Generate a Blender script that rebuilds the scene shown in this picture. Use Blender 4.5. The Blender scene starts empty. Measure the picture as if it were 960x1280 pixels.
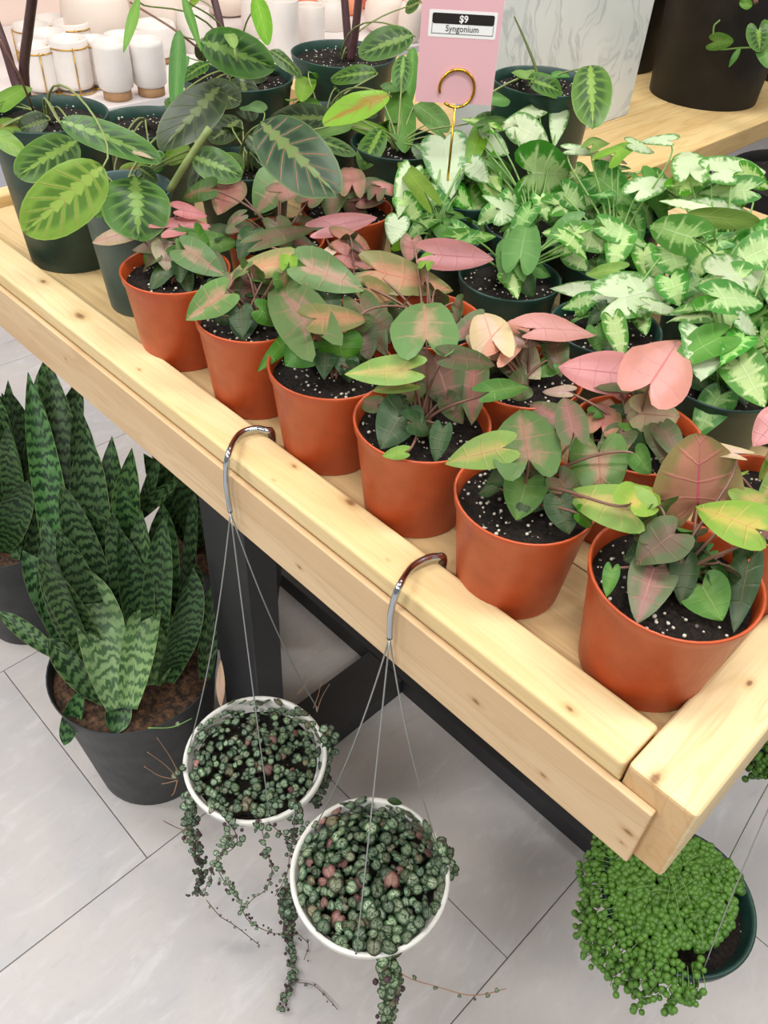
import bpy, bmesh, math, random
from mathutils import Vector, Matrix, noise as mnoise
random.seed(7)
R_=random.Random(11)
PI=math.pi
# ---------------------------------------------------------------- camera
S=bpy.context.scene
FZ=-.448   # the floor, in a frame whose camera stands at z=1.6; everything is lifted by -FZ at the end
F=1030.0; CX,CY=480.0,640.0; CAMH=1.6
V1=Vector((-947-CX,-404-CY,F)); VV=Vector((404-CX,1760-CY,F))
AX=-V1.normalized(); AZ=-VV; AZ=(AZ-AX*AX.dot(AZ)).normalized(); AY=AZ.cross(AX)   # world axes seen from the camera (x right, y down, z forward)
def c2w(v): return Vector((AX.dot(v),AY.dot(v),AZ.dot(v)))
CAM=Vector((0,0,CAMH))
cr=c2w(Vector((1,0,0))); cd=c2w(Vector((0,-1,0))); cb=c2w(Vector((0,0,-1)))
cam=bpy.data.objects.new('camera',bpy.data.cameras.new('camera')); S.collection.objects.link(cam)
cam.matrix_world=Matrix(((cr.x,cd.x,cb.x,0),(cr.y,cd.y,cb.y,0),(cr.z,cd.z,cb.z,CAMH),(0,0,0,1)))
cam.data.sensor_width=36; cam.data.lens=F/1280*36; cam.data.clip_start=.02; cam.data.clip_end=60
S.camera=cam
# ---------------------------------------------------------------- light
W_=bpy.data.worlds.new('world'); S.world=W_; W_.use_nodes=True
bg=W_.node_tree.nodes['Background']; bg.inputs[0].default_value=(1,.985,.965,1); bg.inputs[1].default_value=.33
def area(name,loc,sx,sy,power,col=(1,.98,.95),rot=(0,0,0)):
    l=bpy.data.lights.new(name,'AREA'); l.shape='RECTANGLE'; l.size=sx; l.size_y=sy; l.energy=power; l.color=col
    o=bpy.data.objects.new(name,l); S.collection.objects.link(o); o.location=loc; o.rotation_euler=rot
    return o
for i,(x,y) in enumerate([(-2.0,-.1),(-.1,.7),(-1.3,2.1),(.9,2.4),(-.7,-1.5),(1.3,-.9),(-2.9,-1.6)]):
    area('ceiling_and_fill_lamp',(x,y,2.75),1.2,.35,34 if i<4 else 52,(1,.985,.96),(0,0,PI/4))  # last three are unseen lamps added to brighten the floor and basket rims
area('shelf_lamp',(-3.55,3.2,1.9),.35,4.4,38,(1,.90,.80),(0,math.radians(12),0))
S.view_settings.view_transform='Standard'; S.view_settings.look='None'; S.view_settings.gamma=1
S.view_settings.use_curve_mapping=False; S.view_settings.exposure=-.27
# ---------------------------------------------------------------- pixel helpers
def ray(px,py): return c2w(Vector((px-CX,py-CY,F)))
def onZ(px,py,z): d=ray(px,py); return CAM+d*((z-CAMH)/d.z)
def onY(px,py,y): d=ray(px,py); return CAM+d*(y/d.y)
def onX(px,py,x): d=ray(px,py); return CAM+d*(x/d.x)
def nearaxis(px,py,ax,ay):
    d=ray(px,py); t=(d.x*ax+d.y*ay)/(d.x*d.x+d.y*d.y); return CAM+d*t
def depth(P): return -(P-CAM).dot(cb)
def proj(P):
    v=P-CAM; z=-v.dot(cb); return (CX+F*v.dot(cr)/z, CY-F*v.dot(cd)/z)
# ---------------------------------------------------------------- object helpers
COL=S.collection
def thing(name,label,cat,loc=(0,0,0),group=None,rotz=0):
    o=bpy.data.objects.new(name,None); COL.objects.link(o); o.empty_display_size=.05
    o.location=loc; o.rotation_euler=(0,0,rotz); o['label']=label; o['category']=cat
    if group: o['group']=group
    return o
def tag(o,label,cat,group=None):
    o['label']=label; o['category']=cat
    if group: o['group']=group
    return o
def obj(name,me,mat,parent=None,kind=None,label=None,loc=None,world=False,smooth=True):
    """me: mesh or bmesh. world=True: mesh coordinates are world ones, moved into the parent's frame"""
    if isinstance(me,bmesh.types.BMesh):
        m=bpy.data.meshes.new(name); me.to_mesh(m); me.free(); me=m
    if smooth: me.polygons.foreach_set('use_smooth',[True]*len(me.polygons))
    if mat is not None and len(me.materials)==0: me.materials.append(mat)
    o=bpy.data.objects.new(name,me); COL.objects.link(o)
    if parent is not None:
        o.parent=parent
        if world: o.matrix_parent_inverse=Matrix.Identity(4); me.transform(Matrix.Translation(-rootloc(parent)))
    if loc is not None: o.location=loc
    if kind: o['kind']=kind
    if label: o['label']=label
    return o
def rootloc(p):
    v=Vector(p.location)
    while p.parent: p=p.parent; v+=Vector(p.location)
    return v
def struct(name,me,mat,**k):
    o=obj(name,me,mat,**k); o['kind']='structure'; return o
def box(bm,x0,x1,y0,y1,z0,z1,bev=0):
    vs=[bm.verts.new((x,y,z)) for z in (z0,z1) for y in (y0,y1) for x in (x0,x1)]
    fs=[bm.faces.new([vs[i] for i in f]) for f in ((0,2,3,1),(4,5,7,6),(0,1,5,4),(2,6,7,3),(0,4,6,2),(1,3,7,5))]
    if bev:
        es=list({e for f in fs for e in f.edges})
        bmesh.ops.bevel(bm,geom=es,offset=bev,segments=3,profile=.5,affect='EDGES')
def boxo(name,b,mat,parent=None,bev=.002,**k):
    bm=bmesh.new(); x0,x1,y0,y1,z0,z1=b; c=Vector(((x0+x1)/2,(y0+y1)/2,(z0+z1)/2))
    box(bm,x0-c.x,x1-c.x,y0-c.y,y1-c.y,z0-c.z,z1-c.z,bev)
    off=rootloc(parent) if parent else Vector((0,0,0))
    return obj(name,bm,mat,parent,loc=c-off,smooth=False,**k)
def lathe(bm,prof,n=40,loc=(0,0,0),cap=False):
    rings=[]
    for r,z in prof:
        rings.append([bm.verts.new((loc[0]+r*math.cos(2*PI*i/n),loc[1]+r*math.sin(2*PI*i/n),loc[2]+z)) for i in range(n)])
    for a,b in zip(rings,rings[1:]):
        for i in range(n): bm.faces.new((a[i],a[(i+1)%n],b[(i+1)%n],b[i]))
    if cap: bm.faces.new(rings[0][::-1])
def tube(bm,pts,r,n=6,r2=None,caps=True):
    pts=[Vector(p) for p in pts]; N=len(pts); rings=[]; prev=None
    for i,p in enumerate(pts):
        t=(pts[min(i+1,N-1)]-pts[max(i-1,0)])
        if t.length<1e-9: t=Vector((0,0,1))
        t.normalize()
        if prev is None:
            u=t.cross(Vector((0,0,1)));
            if u.length<.1: u=t.cross(Vector((1,0,0)))
        else: u=prev-t*prev.dot(t)
        u.normalize(); prev=u; v=t.cross(u)
        rr=r if r2 is None else r+(r2-r)*i/(N-1)
        rings.append([bm.verts.new(p+(u*math.cos(2*PI*k/n)+v*math.sin(2*PI*k/n))*rr) for k in range(n)])
    for a,b in zip(rings,rings[1:]):
        for k in range(n): bm.faces.new((a[k],a[(k+1)%n],b[(k+1)%n],b[k]))
    if caps: bm.faces.new(rings[0][::-1]); bm.faces.new(rings[-1])
def smoothpath(pts,n=6):
    pts=[Vector(p) for p in pts]; out=[]
    P=[2*pts[0]-pts[1]]+pts+[2*pts[-1]-pts[-2]]
    for i in range(1,len(P)-2):
        for k in range(n):
            t=k/n; a,b,c,d=P[i-1],P[i],P[i+1],P[i+2]
            out.append(.5*((2*b)+(c-a)*t+(2*a-5*b+4*c-d)*t*t+(3*b-a-3*c+d)*t**3))
    out.append(pts[-1]); return out
# ---------------------------------------------------------------- materials
def lin(c):
    if isinstance(c,str): c=tuple(int(c[i:i+2],16)/255 for i in (0,2,4))
    return tuple((x/12.92 if x<=.04045 else ((x+.055)/1.055)**2.4) for x in c)+(1,)
class N:
    def __init__(s,name):
        s.m=bpy.data.materials.new(name); s.m.use_nodes=True; s.t=s.m.node_tree; s.b=s.t.nodes['Principled BSDF']; s.out=s.t.nodes['Material Output']
    def n(s,typ,**k):
        x=s.t.nodes.new(typ)
        for a,b in k.items(): setattr(x,a,b)
        return x
    def put(s,sock,v):
        if isinstance(v,bpy.types.NodeSocket): s.t.links.new(v,sock)
        elif v is not None: sock.default_value=v
    def math(s,op,a,b=None,c=None,clamp=False):
        x=s.n('ShaderNodeMath',operation=op,use_clamp=clamp)
        for i,v in enumerate((a,b,c)):
            if v is not None: s.put(x.inputs[i],v)
        return x.outputs[0]
    def mix(s,f,a,b,blend='MIX'):
        x=s.n('ShaderNodeMix',data_type='RGBA',blend_type=blend)
        s.put(x.inputs['Factor'],f); s.put(x.inputs['A'],lin(a) if isinstance(a,(str,)) else a); s.put(x.inputs['B'],lin(b) if isinstance(b,(str,)) else b)
        return x.outputs['Result']
    def noise(s,vec=None,scale=5,detail=3,rough=.5,w=None,dist=0):
        x=s.n('ShaderNodeTexNoise'); 
        if w is not None: x.noise_dimensions='4D'; s.put(x.inputs['W'],w)
        x.inputs['Scale'].default_value=scale; x.inputs['Detail'].default_value=detail; x.inputs['Roughness'].default_value=rough; x.inputs['Distortion'].default_value=dist
        if vec is not None: s.put(x.inputs['Vector'],vec)
        return x.outputs['Fac']
    def ramp(s,v,lo,hi):     # smoothstep
        x=s.n('ShaderNodeMapRange',interpolation_type='SMOOTHSTEP'); s.put(x.inputs['Value'],v); s.put(x.inputs['From Min'],lo); s.put(x.inputs['From Max'],hi)
        return x.outputs['Result']
    def coord(s,which='Object'): return s.n('ShaderNodeTexCoord').outputs[which]
    def mapv(s,v,scale=(1,1,1),loc=(0,0,0)):
        x=s.n('ShaderNodeMapping'); s.put(x.inputs['Vector'],v); x.inputs['Scale'].default_value=scale; x.inputs['Location'].default_value=loc; return x.outputs[0]
    def rnd(s): return s.n('ShaderNodeObjectInfo').outputs['Random']
    def sep(s,v): x=s.n('ShaderNodeSeparateXYZ'); s.put(x.inputs[0],v); return x.outputs
    def comb(s,a,b,c=0.0): x=s.n('ShaderNodeCombineXYZ'); s.put(x.inputs[0],a); s.put(x.inputs[1],b); s.put(x.inputs[2],c); return x.outputs[0]
    def hsv(s,col,h=.5,sa=1.0,v=1.0):
        x=s.n('ShaderNodeHueSaturation'); s.put(x.inputs['Hue'],h); s.put(x.inputs['Saturation'],sa); s.put(x.inputs['Value'],v); s.put(x.inputs['Color'],col); return x.outputs[0]
    def bump(s,h,strength=.3,dist=.002):
        x=s.n('ShaderNodeBump'); x.inputs['Strength'].default_value=strength; x.inputs['Distance'].default_value=dist; s.put(x.inputs['Height'],h); s.t.links.new(x.outputs[0],s.b.inputs['Normal'])
    def base(s,col,rough=.5,metal=0,spec=.5,coat=0):
        s.put(s.b.inputs['Base Color'],lin(col) if isinstance(col,str) else col); s.put(s.b.inputs['Roughness'],rough); s.put(s.b.inputs['Metallic'],metal)
        s.b.inputs['Specular IOR Level'].default_value=spec; s.b.inputs['Coat Weight'].default_value=coat; return s.m
def plain(name,col,rough=.5,metal=0,spec=.5,var=0,coat=0):
    n=N(name); c=lin(col)
    if var:
        f=n.noise(n.coord(),30,4); c=n.mix(n.ramp(f,.3,.7),tuple(x*(1-var) for x in c[:3])+(1,),tuple(min(1,x*(1+var)) for x in c[:3])+(1,))
    return n.base(c,rough,metal,spec,coat)
M={}
def wood(name,c1='EED7A6',c2='DDBE86',c3='C89F66',knots=(),grain=1.0,dark=0.0):
    """pine; grain runs along the object's local X; knots are (x,y,z,r) in local coordinates"""
    n=N(name); co=n.coord(); rn=n.rnd()
    v=n.n('ShaderNodeVectorMath',operation='ADD'); n.put(v.inputs[0],n.mapv(co,(1.2,14,14))); n.put(v.inputs[1],n.comb(n.math('MULTIPLY',rn,37.0),n.math('MULTIPLY',rn,11.0)))
    big=n.noise(v.outputs[0],1.2,3,.5,dist=.6)
    rings=n.math('ABSOLUTE',n.math('SUBTRACT',n.math('FRACT',n.math('MULTIPLY',big,7.0)),.5))
    fine=n.noise(n.mapv(co,(6,160,160)),2.0,3,.6)
    col=n.mix(n.ramp(big,.3,.7),c1,c2)
    col=n.mix(n.math('MULTIPLY',n.ramp(rings,.28,.5),.45*grain),col,c3)
    col=n.mix(n.math('MULTIPLY',n.ramp(fine,.45,.75),.28),col,c3)
    s=n.sep(co)
    for (kx,ky,kz,kr) in knots:
        d=n.n('ShaderNodeVectorMath',operation='DISTANCE'); n.put(d.inputs[0],n.mapv(co,(.55,1,1))); d.inputs[1].default_value=(kx*.55,ky,kz)
        dd=n.math('ADD',d.outputs['Value'],n.math('MULTIPLY',n.noise(co,150,2),kr*.5))
        col=n.mix(n.math('MULTIPLY',n.ramp(dd,kr*2.4,kr*.9),.4),col,'B98A4E')
        col=n.mix(n.math('MULTIPLY',n.ramp(dd,kr*1.25,kr*.55),.85),col,'7A5230')
    gn=n.n('ShaderNodeNewGeometry'); vt=n.n('ShaderNodeVectorTransform',vector_type='NORMAL',convert_from='WORLD',convert_to='OBJECT'); n.put(vt.inputs[0],gn.outputs['True Normal'])
    col=n.mix(n.math('MULTIPLY',n.ramp(n.math('ABSOLUTE',n.sep(vt.outputs[0])[0]),.8,.95),.5),col,'B9834F')
    n.bump(fine,.12,.001)
    return n.base(col,.5,0,.35)
def leafbase(n):
    uv=n.coord('UV'); s=n.sep(uv); u,v=s[0],s[1]
    t=n.math('MULTIPLY',n.math('ABSOLUTE',n.math('SUBTRACT',u,.5)),2.0)
    return uv,u,v,t
def finish_leaf(n,col,rough=.45,bumph=None,trans=.16,spec=.28):
    spec=min(spec,.3)
    rn=n.rnd()
    col=n.hsv(col,n.math('ADD',.488,n.math('MULTIPLY',rn,.024)),n.math('ADD',.9,n.math('MULTIPLY',n.math('FRACT',n.math('MULTIPLY',rn,7.3)),.2)),n.math('ADD',.74,n.math('MULTIPLY',n.math('FRACT',n.math('MULTIPLY',rn,13.7)),.38)))
    n.base(col,rough,0,spec)
    if bumph is not None: n.bump(bumph,.45,.0009)
    tr=n.n('ShaderNodeBsdfTranslucent'); n.put(tr.inputs[0],n.hsv(col,.5,1.15,1.0))
    mx=n.n('ShaderNodeMixShader'); mx.inputs[0].default_value=trans
    n.t.links.new(n.b.outputs[0],mx.inputs[1]); n.t.links.new(tr.outputs[0],mx.inputs[2]); n.t.links.new(mx.outputs[0],n.out.inputs[0])
    return n.m
def veins(n,v,t,N_=7,w=.10,skew=.0):
    f=n.math('FRACT',n.math('ADD',n.math('MULTIPLY',v,N_),n.math('MULTIPLY',t,skew)))
    d=n.math('ABSOLUTE',n.math('SUBTRACT',f,.5))
    lat=n.ramp(d,w,0.0)
    lat=n.math('MULTIPLY',lat,n.ramp(t,1.0,.75))
    mid=n.ramp(t,.05,.015)
    return lat,mid,f
def mat_syn(name,edge,center,vein,r0=.75,r1=.25,nz=.5,veinw=.35,rough=.42):
    n=N(name); uv,u,v,t=leafbase(n); rn=n.rnd(); w=n.math('MULTIPLY',rn,20.0)
    nzv=n.noise(uv,3.2,3,.55,w=w); fine=n.noise(uv,22,3,.6,w=w)
    lat,mid,f=veins(n,v,t,6,.09)
    d=n.math('ADD',t,n.math('MULTIPLY',n.math('SUBTRACT',nzv,.5),nz*2))
    d=n.math('SUBTRACT',d,n.math('MULTIPLY',lat,.15))
    col=n.mix(n.ramp(d,r0,r1),edge,center)
    col=n.mix(n.math('MULTIPLY',n.ramp(fine,.4,.7),.16),col,n.hsv(col,.5,1.0,.72))
    col=n.mix(n.math('MULTIPLY',lat,veinw*.5),col,vein)
    col=n.mix(n.math('MULTIPLY',mid,min(1,veinw*2)),col,vein)
    h=n.math('SUBTRACT',n.math('MULTIPLY',fine,.3),n.math('ADD',lat,mid))
    return finish_leaf(n,col,rough,h)
def mat_white(name,edge,center,vein,amount=.5,spk=.5):
    n=N(name); uv,u,v,t=leafbase(n); rn=n.rnd(); w=n.math('MULTIPLY',rn,30.0)
    nz=n.noise(n.mapv(uv,(3,7,1)),2.2,5,.68,w=w,dist=.4); nz2=n.noise(uv,9,4,.7,w=w)
    lat,mid,f=veins(n,v,t,6,.16)
    d=n.math('ADD',t,n.math('MULTIPLY',n.math('SUBTRACT',nz,.5),1.3))
    d=n.math('ADD',d,n.math('MULTIPLY',n.math('SUBTRACT',nz2,.5),spk))
    d=n.math('SUBTRACT',d,n.math('MULTIPLY',lat,.28)); 
    col=n.mix(n.ramp(d,amount+.22,amount-.12),edge,center)
    col=n.mix(n.math('MULTIPLY',n.math('MAXIMUM',mid,n.math('MULTIPLY',lat,.5)),.6),col,vein)
    h=n.math('SUBTRACT',n.math('MULTIPLY',nz2,.4),n.math('ADD',lat,mid))
    return finish_leaf(n,col,.45,h,.25)
def mat_maranta(name,base,light,dark,vein,veinw=.6):
    n=N(name); uv,u,v,t=leafbase(n); rn=n.rnd(); w=n.math('MULTIPLY',rn,20.0)
    lat,mid,f=veins(n,v,t,9,.07,0)
    nz=n.noise(uv,14,3,.6,w=w)
    tt=n.math('ADD',t,n.math('MULTIPLY',n.math('SUBTRACT',nz,.5),.12))
    # jagged pale flame along the midrib
    tri=n.math('ABSOLUTE',n.math('SUBTRACT',f,.5))
    flame=n.ramp(n.math('SUBTRACT',tt,n.math('MULTIPLY',tri,.34)),.12,.05)
    blot=n.math('MULTIPLY',n.ramp(tri,.12,.26),n.math('MULTIPLY',n.ramp(tt,.10,.2),n.ramp(tt,.78,.5)))
    col=n.mix(n.ramp(nz,.3,.7),base,n.hsv(lin(base) if isinstance(base,str) else base,.5,1.0,.85))
    col=n.mix(n.math('MULTIPLY',blot,.85),col,dark)
    col=n.mix(n.math('MULTIPLY',flame,.9),col,light)
    col=n.mix(n.math('MULTIPLY',lat,veinw),col,vein)
    col=n.mix(n.math('MULTIPLY',mid,.5),col,light)
    col=n.mix(n.math('MULTIPLY',n.ramp(t,.93,.99),.5),col,light)
    return finish_leaf(n,col,.36,n.math('SUBTRACT',0.0,lat),.2,.5)
# syngonium kinds
M['gpc']=mat_syn('leaf_green_pink_centre','5F8044','A5866A','B07A66',.50,.02,.75,.5)
M['green']=mat_syn('leaf_green','4F7F30','64903E','9FB26A',.7,.2,.6,.25)
M['lime']=mat_syn('leaf_lime','7E9F42','B5AA58','C99A6C',.6,.05,.6,.3)
M['dark']=mat_syn('leaf_dark','304E28','4A5C3C','727048',.7,.2,.7,.3)
M['olive']=mat_syn('leaf_olive','55643C','705F4A','94705A',.8,.2,.9,.35)
M['dusty']=mat_syn('leaf_dusty','5C6844','8C6558','B0706C',.8,.2,.8,.45)
M['dpink']=mat_syn('leaf_dusty_pink','857452','B07A6C','C0667A',.95,.4,.7,.5)
M['pink']=mat_syn('leaf_pink','C98882','D69896','BC6A72',.9,.3,.5,.35)
M['cream']=mat_syn('leaf_cream','C4AE8C','D4B4A2','C9877A',.8,.2,.6,.3)
M['beige']=mat_syn('leaf_beige','A9A47C','BCA68C','A96E62',.8,.2,.7,.35)
M['orange']=mat_syn('leaf_orange_green','86854F','BA8A62','C77E66',.7,.2,.7,.4)
M['pinkorange']=mat_syn('leaf_pink_orange','C98E72','CF8468','B8645A',.9,.3,.5,.35)
M['plainlime']=mat_syn('leaf_plain_lime','6C9630','7AA23A','A6C060',.7,.2,.4,.3)
M['midgreen']=mat_syn('leaf_mid_green','4F7E35','5F8C42','8FB068',.7,.2,.4,.3)
M['brownlime']=mat_syn('leaf_brown_lime','7FA03E','8E7138','9A7A44',.5,.05,.6,.3)
M['white']=mat_white('leaf_white','5F9448','D2E2B8','E2EDD0',.74,.6)
M['wgreen']=mat_white('leaf_white_green','4A8A2C','B4D088','D4E6B0',.50,.5)
M['ggreen']=mat_white('leaf_green_white','478230','8FB968','C4DCA0',.40,.5)
M['mar']=mat_maranta('leaf_prayer','557F36','86A852','2A4A22','8FA05C',.4)
M['marlime']=mat_maranta('leaf_prayer_lime','93B838','AECB50','5C8428','C49A66',.6)
M['marred']=mat_maranta('leaf_prayer_red_veins','436440','77944C','28422E','B87C60',.8)
M['mardark']=mat_maranta('leaf_prayer_dark','3F5230','6E7F44','26341F','80764E',.4)
# sansevieria
def mat_sword(name,c1,c2,c3):
    n=N(name); uv,u,v,t=leafbase(n); rn=n.rnd(); w=n.math('MULTIPLY',rn,40.0)
    nz=n.noise(n.mapv(uv,(2.0,3.0,1)),1.6,3,.6,w=w); wob=n.noise(n.mapv(uv,(3.5,9,1)),2.5,3,.65,w=w)
    ph=n.math('ADD',n.math('MULTIPLY',v,17.0),n.math('ADD',n.math('MULTIPLY',nz,2.5),n.math('MULTIPLY',wob,1.6)))
    f=n.math('ABSOLUTE',n.math('SUBTRACT',n.math('FRACT',ph),.5))
    fine=n.noise(n.mapv(uv,(10,60,1)),2,4,.7,w=w)
    band=n.ramp(n.math('ADD',f,n.math('MULTIPLY',n.math('SUBTRACT',fine,.5),.34)),.12,.40)
    col=n.mix(band,c1,c2)
    col=n.mix(n.math('MULTIPLY',n.ramp(nz,.35,.7),.5),col,c3)
    col=n.mix(n.ramp(t,.96,1.0),col,'8FA668')
    return finish_leaf(n,col,.42,fine,.03)
M['sword']=mat_sword('leaf_sword','5F8550','1D3620','2C4A28'); M['swordlight']=mat_sword('leaf_sword_light','86A66A','3C6238','648A50')
def mat_heartleaf(name,base,sil,red=0):
    n=N(name); co=n.coord('UV'); rn=n.rnd(); sp=n.sep(co)
    d=n.n('ShaderNodeVectorMath',operation='DISTANCE'); n.put(d.inputs[0],co); d.inputs[1].default_value=(.5,.5,0)
    nz=n.noise(co,9,3,.6,w=n.math('MULTIPLY',rn,30.0)); mid=n.ramp(n.math('ABSOLUTE',n.math('SUBTRACT',sp[0],.5)),.05,.015)
    f=n.math('MULTIPLY',n.ramp(n.math('ADD',d.outputs['Value'],n.math('MULTIPLY',n.math('SUBTRACT',nz,.5),.5)),.46,.24),n.ramp(nz,.38,.56))
    col=n.mix(f,base,sil); col=n.mix(n.math('MULTIPLY',mid,.7),col,base)
    col=n.mix(n.math('MULTIPLY',n.ramp(rn,.72,.95),red),col,'7A4E4A')
    col=n.hsv(col,.5,1.0,n.math('ADD',.6,n.math('MULTIPLY',n.math('FRACT',n.math('MULTIPLY',rn,5.1)),.8)))
    return finish_leaf(n,col,.45,None,.06)
M['hearts']=mat_heartleaf('leaf_string_hearts','34513A','9DAF92',.3)
M['hearts2']=mat_heartleaf('leaf_string_hearts_dark','3C5A3A','A9B898',.5)
M['hearts3']=mat_heartleaf('leaf_string_hearts_mauve','7C5752','9A7A70',0)
M['vinestem']=plain('vine_stem','6B5347',.6)
M['bud']=plain('vine_bud','4A3238',.6)
M['drystem']=plain('dry_stem','A07A5C',.6)
n=N('pearl_green'); rn=n.rnd(); vz=n.noise(n.coord(),60,1); g=n.mix(n.math('MULTIPLY',n.math('ADD',rn,vz),.55),'264D15','5F8C34'); M['pearl']=n.base(g,.36,0,.5); n.b.inputs['Subsurface Weight'].default_value=.0
M['stalkg']=plain('stalk_green','7C9255',.5,var=.1)
M['stalkp']=plain('stalk_pink','7C5A4A',.5,var=.15)
M['stalkw']=plain('stalk_pale_green','6E9448',.5,var=.1)
M['stalkm']=plain('stalk_prayer','7C8A50',.5,var=.1)
n=N('dark_purple_stem'); fz=n.noise(n.mapv(n.coord(),(60,60,3)),3,3); M['purple']=n.base(n.mix(fz,'2E1E22','6B474A'),.45)
def mat_soil():
    n=N('potting_soil'); co=n.coord(); a=n.noise(co,180,4,.7)
    col=n.mix(n.ramp(a,.35,.7),'0E0B09','2E241C'); v=n.n('ShaderNodeTexVoronoi'); v.inputs['Scale'].default_value=130; n.put(v.inputs['Vector'],co)
    m=n.math('MULTIPLY',n.ramp(v.outputs['Distance'],.28,.16),n.ramp(n.sep(v.outputs['Color'])[0],.80,.86)); col=n.mix(m,col,'A8A294')
    n.bump(a,.9,.006); return n.base(col,.85,0,.3)
M['soil']=mat_soil()
M['perlite']=plain('perlite','C4BFAF',.8)
n=N('brown_bark'); a=n.noise(n.coord(),60,4,.7); n.bump(a,.9,.01); M['bark']=n.base(n.mix(n.ramp(a,.35,.7),'1C130C','6B4A30'),.8)
def mat_pot(name,c,c2,rough=.38,spec=.5):
    n=N(name); co=n.coord(); a=n.noise(co,14,4,.6); b=n.noise(co,90,3,.6)
    col=n.mix(n.ramp(a,.35,.7),c,c2); n.put(n.b.inputs['Roughness'],n.math('ADD',rough-.08,n.math('MULTIPLY',a,.2)))
    r=n.n('ShaderNodeMath',operation='ADD'); r.inputs[0].default_value=rough-.08
    n.t.links.new(n.math('MULTIPLY',a,.2),r.inputs[1])
    m=n.base(col,r.outputs[0],0,spec); n.bump(b,.05,.001); return m
M['terra']=mat_pot('terracotta_plastic','BC5126','A6431A',.36)
M['greenpot']=mat_pot('dark_green_plastic','24453C','1B352F',.4)
M['greypot']=mat_pot('grey_green_plastic','4C6462','3A5250',.45)
M['blackpot']=mat_pot('black_plastic','2C3134','202427',.5)
M['matteblack']=mat_pot('matte_black_ceramic','1F1D1C','171514',.55,.35)
M['whitepot']=mat_pot('white_plastic','E9E8E2','DCDAD2',.35)
M['steel']=plain('black_powder_coated_steel','29292C',.5,0,.5,.06)
M['chrome']=plain('chrome_hook','B9C2CA',.18,1)
M['wire']=plain('steel_wire','B0B4B2',.35,.9)
M['gold']=plain('gold_wire','D6A63C',.25,1)
M['card']=plain('pink_card','E5B3BC',.6)
M['paper']=plain('white_label','F1F1F1',.5)
M['ink']=plain('black_ink','1C1718',.5)
M['inkgrey']=plain('grey_ink','55555A',.5)
def mat_tile():
    n=N('stone_floor_tile'); rn=n.rnd(); co=n.coord('Object'); w=n.math('MULTIPLY',rn,23.0)
    a=n.noise(co,2.2,5,.6,w=w,dist=.5); b=n.noise(n.mapv(co,(6,2,1)),3.5,5,.65,w=w,dist=.9); c=n.noise(co,42,4,.65,w=w)
    col=n.mix(n.ramp(a,.36,.64),'BBB9BA','C8C1BD'); col=n.mix(n.math('MULTIPLY',n.ramp(b,.5,.72),.55),col,'D6D5D6')
    col=n.mix(n.math('MULTIPLY',n.ramp(c,.5,.8),.22),col,'A5A0A0'); col=n.mix(n.math('MULTIPLY',n.ramp(b,.42,.3),.35),col,'A7A4A6')
    n.bump(c,.06,.001); return n.base(col,.42,0,.45)
M['tile']=mat_tile()
M['grout']=plain('grout','726B69',.8)
n=N('white_marble'); co=n.coord(); sp=n.sep(co)
d=n.noise(n.mapv(co,(1,1,1)),3,4,.6); f=n.noise(n.comb(n.math('ADD',n.math('MULTIPLY',sp[1],9.0),n.math('MULTIPLY',d,3.0)),n.math('MULTIPLY',sp[2],1.6),0.0),1.3,4,.6,dist=.8)
mk=n.ramp(n.math('ABSOLUTE',n.math('SUBTRACT',f,.5)),.045,.0); col=n.mix(n.ramp(d,.3,.7),'CFD6D6','DFE4E3'); col=n.mix(n.math('MULTIPLY',mk,.4),col,'8E989C'); M['marble']=n.base(col,.3)
M['shelfwhite']=plain('white_shelf_paint','ECE6E6',.5)
M['plinth']=plain('grey_white_plinth','C9C9D2',.5)
M['backwall']=plain('warm_back_panel','F0DCD2',.7)
n=N('white_ceramic'); fr=n.noise(n.coord(),20,2); M['ceramic']=n.base(n.mix(fr,'F0EBE6','E6E0DB'),.35)
n=N('ribbed_ceramic'); sp=n.sep(n.coord()); g=n.n('ShaderNodeTexWave'); M['ribbed']=n.base('ECDFD4',.5)
M['cork']=plain('cork_base','AD8660',.7,var=.1)
M['brass']=plain('brass_rod','C9A04E',.3,1)
M['peach']=plain('peach_ceramic','E8936A',.5,var=.05)
M['rose']=plain('rose_ceramic','E57C74',.5,var=.05)
# ---------------------------------------------------------------- floor and walls
bm=bmesh.new(); box(bm,-5.2,2.6,-1.5,9.0,-.05,-.004); fl=struct('floor',bm,M['grout'],smooth=False); fl.location=(0,0,FZ)
PX,PY=.768,1.536; X0=-.2355; rowoff={}
import itertools
tb=bmesh.new(); box(tb,-PX/2+.0012,PX/2-.0012,-PY/2+.0012,PY/2-.0012,-.006,0,.0012); tm=bpy.data.meshes.new('tile'); tb.to_mesh(tm); tb.free(); tm.materials.append(M['tile'])
for i in range(-6,4):
    xc=X0+PX*i+PX/2
    off=1.252+.477*i
    for j in range(-8,9):
        yc=off+PY*j+PY/2
        if yc<-1.6 or yc>8.6 or xc<-5.1: continue
        o=bpy.data.objects.new('tile',tm); COL.objects.link(o); o.parent=fl; o.location=(xc,yc,0)
bm=bmesh.new(); box(bm,-5.0,-4.95,-1.2,9,FZ,3.0); struct('wall_left',bm,M['backwall'],smooth=False)
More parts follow.
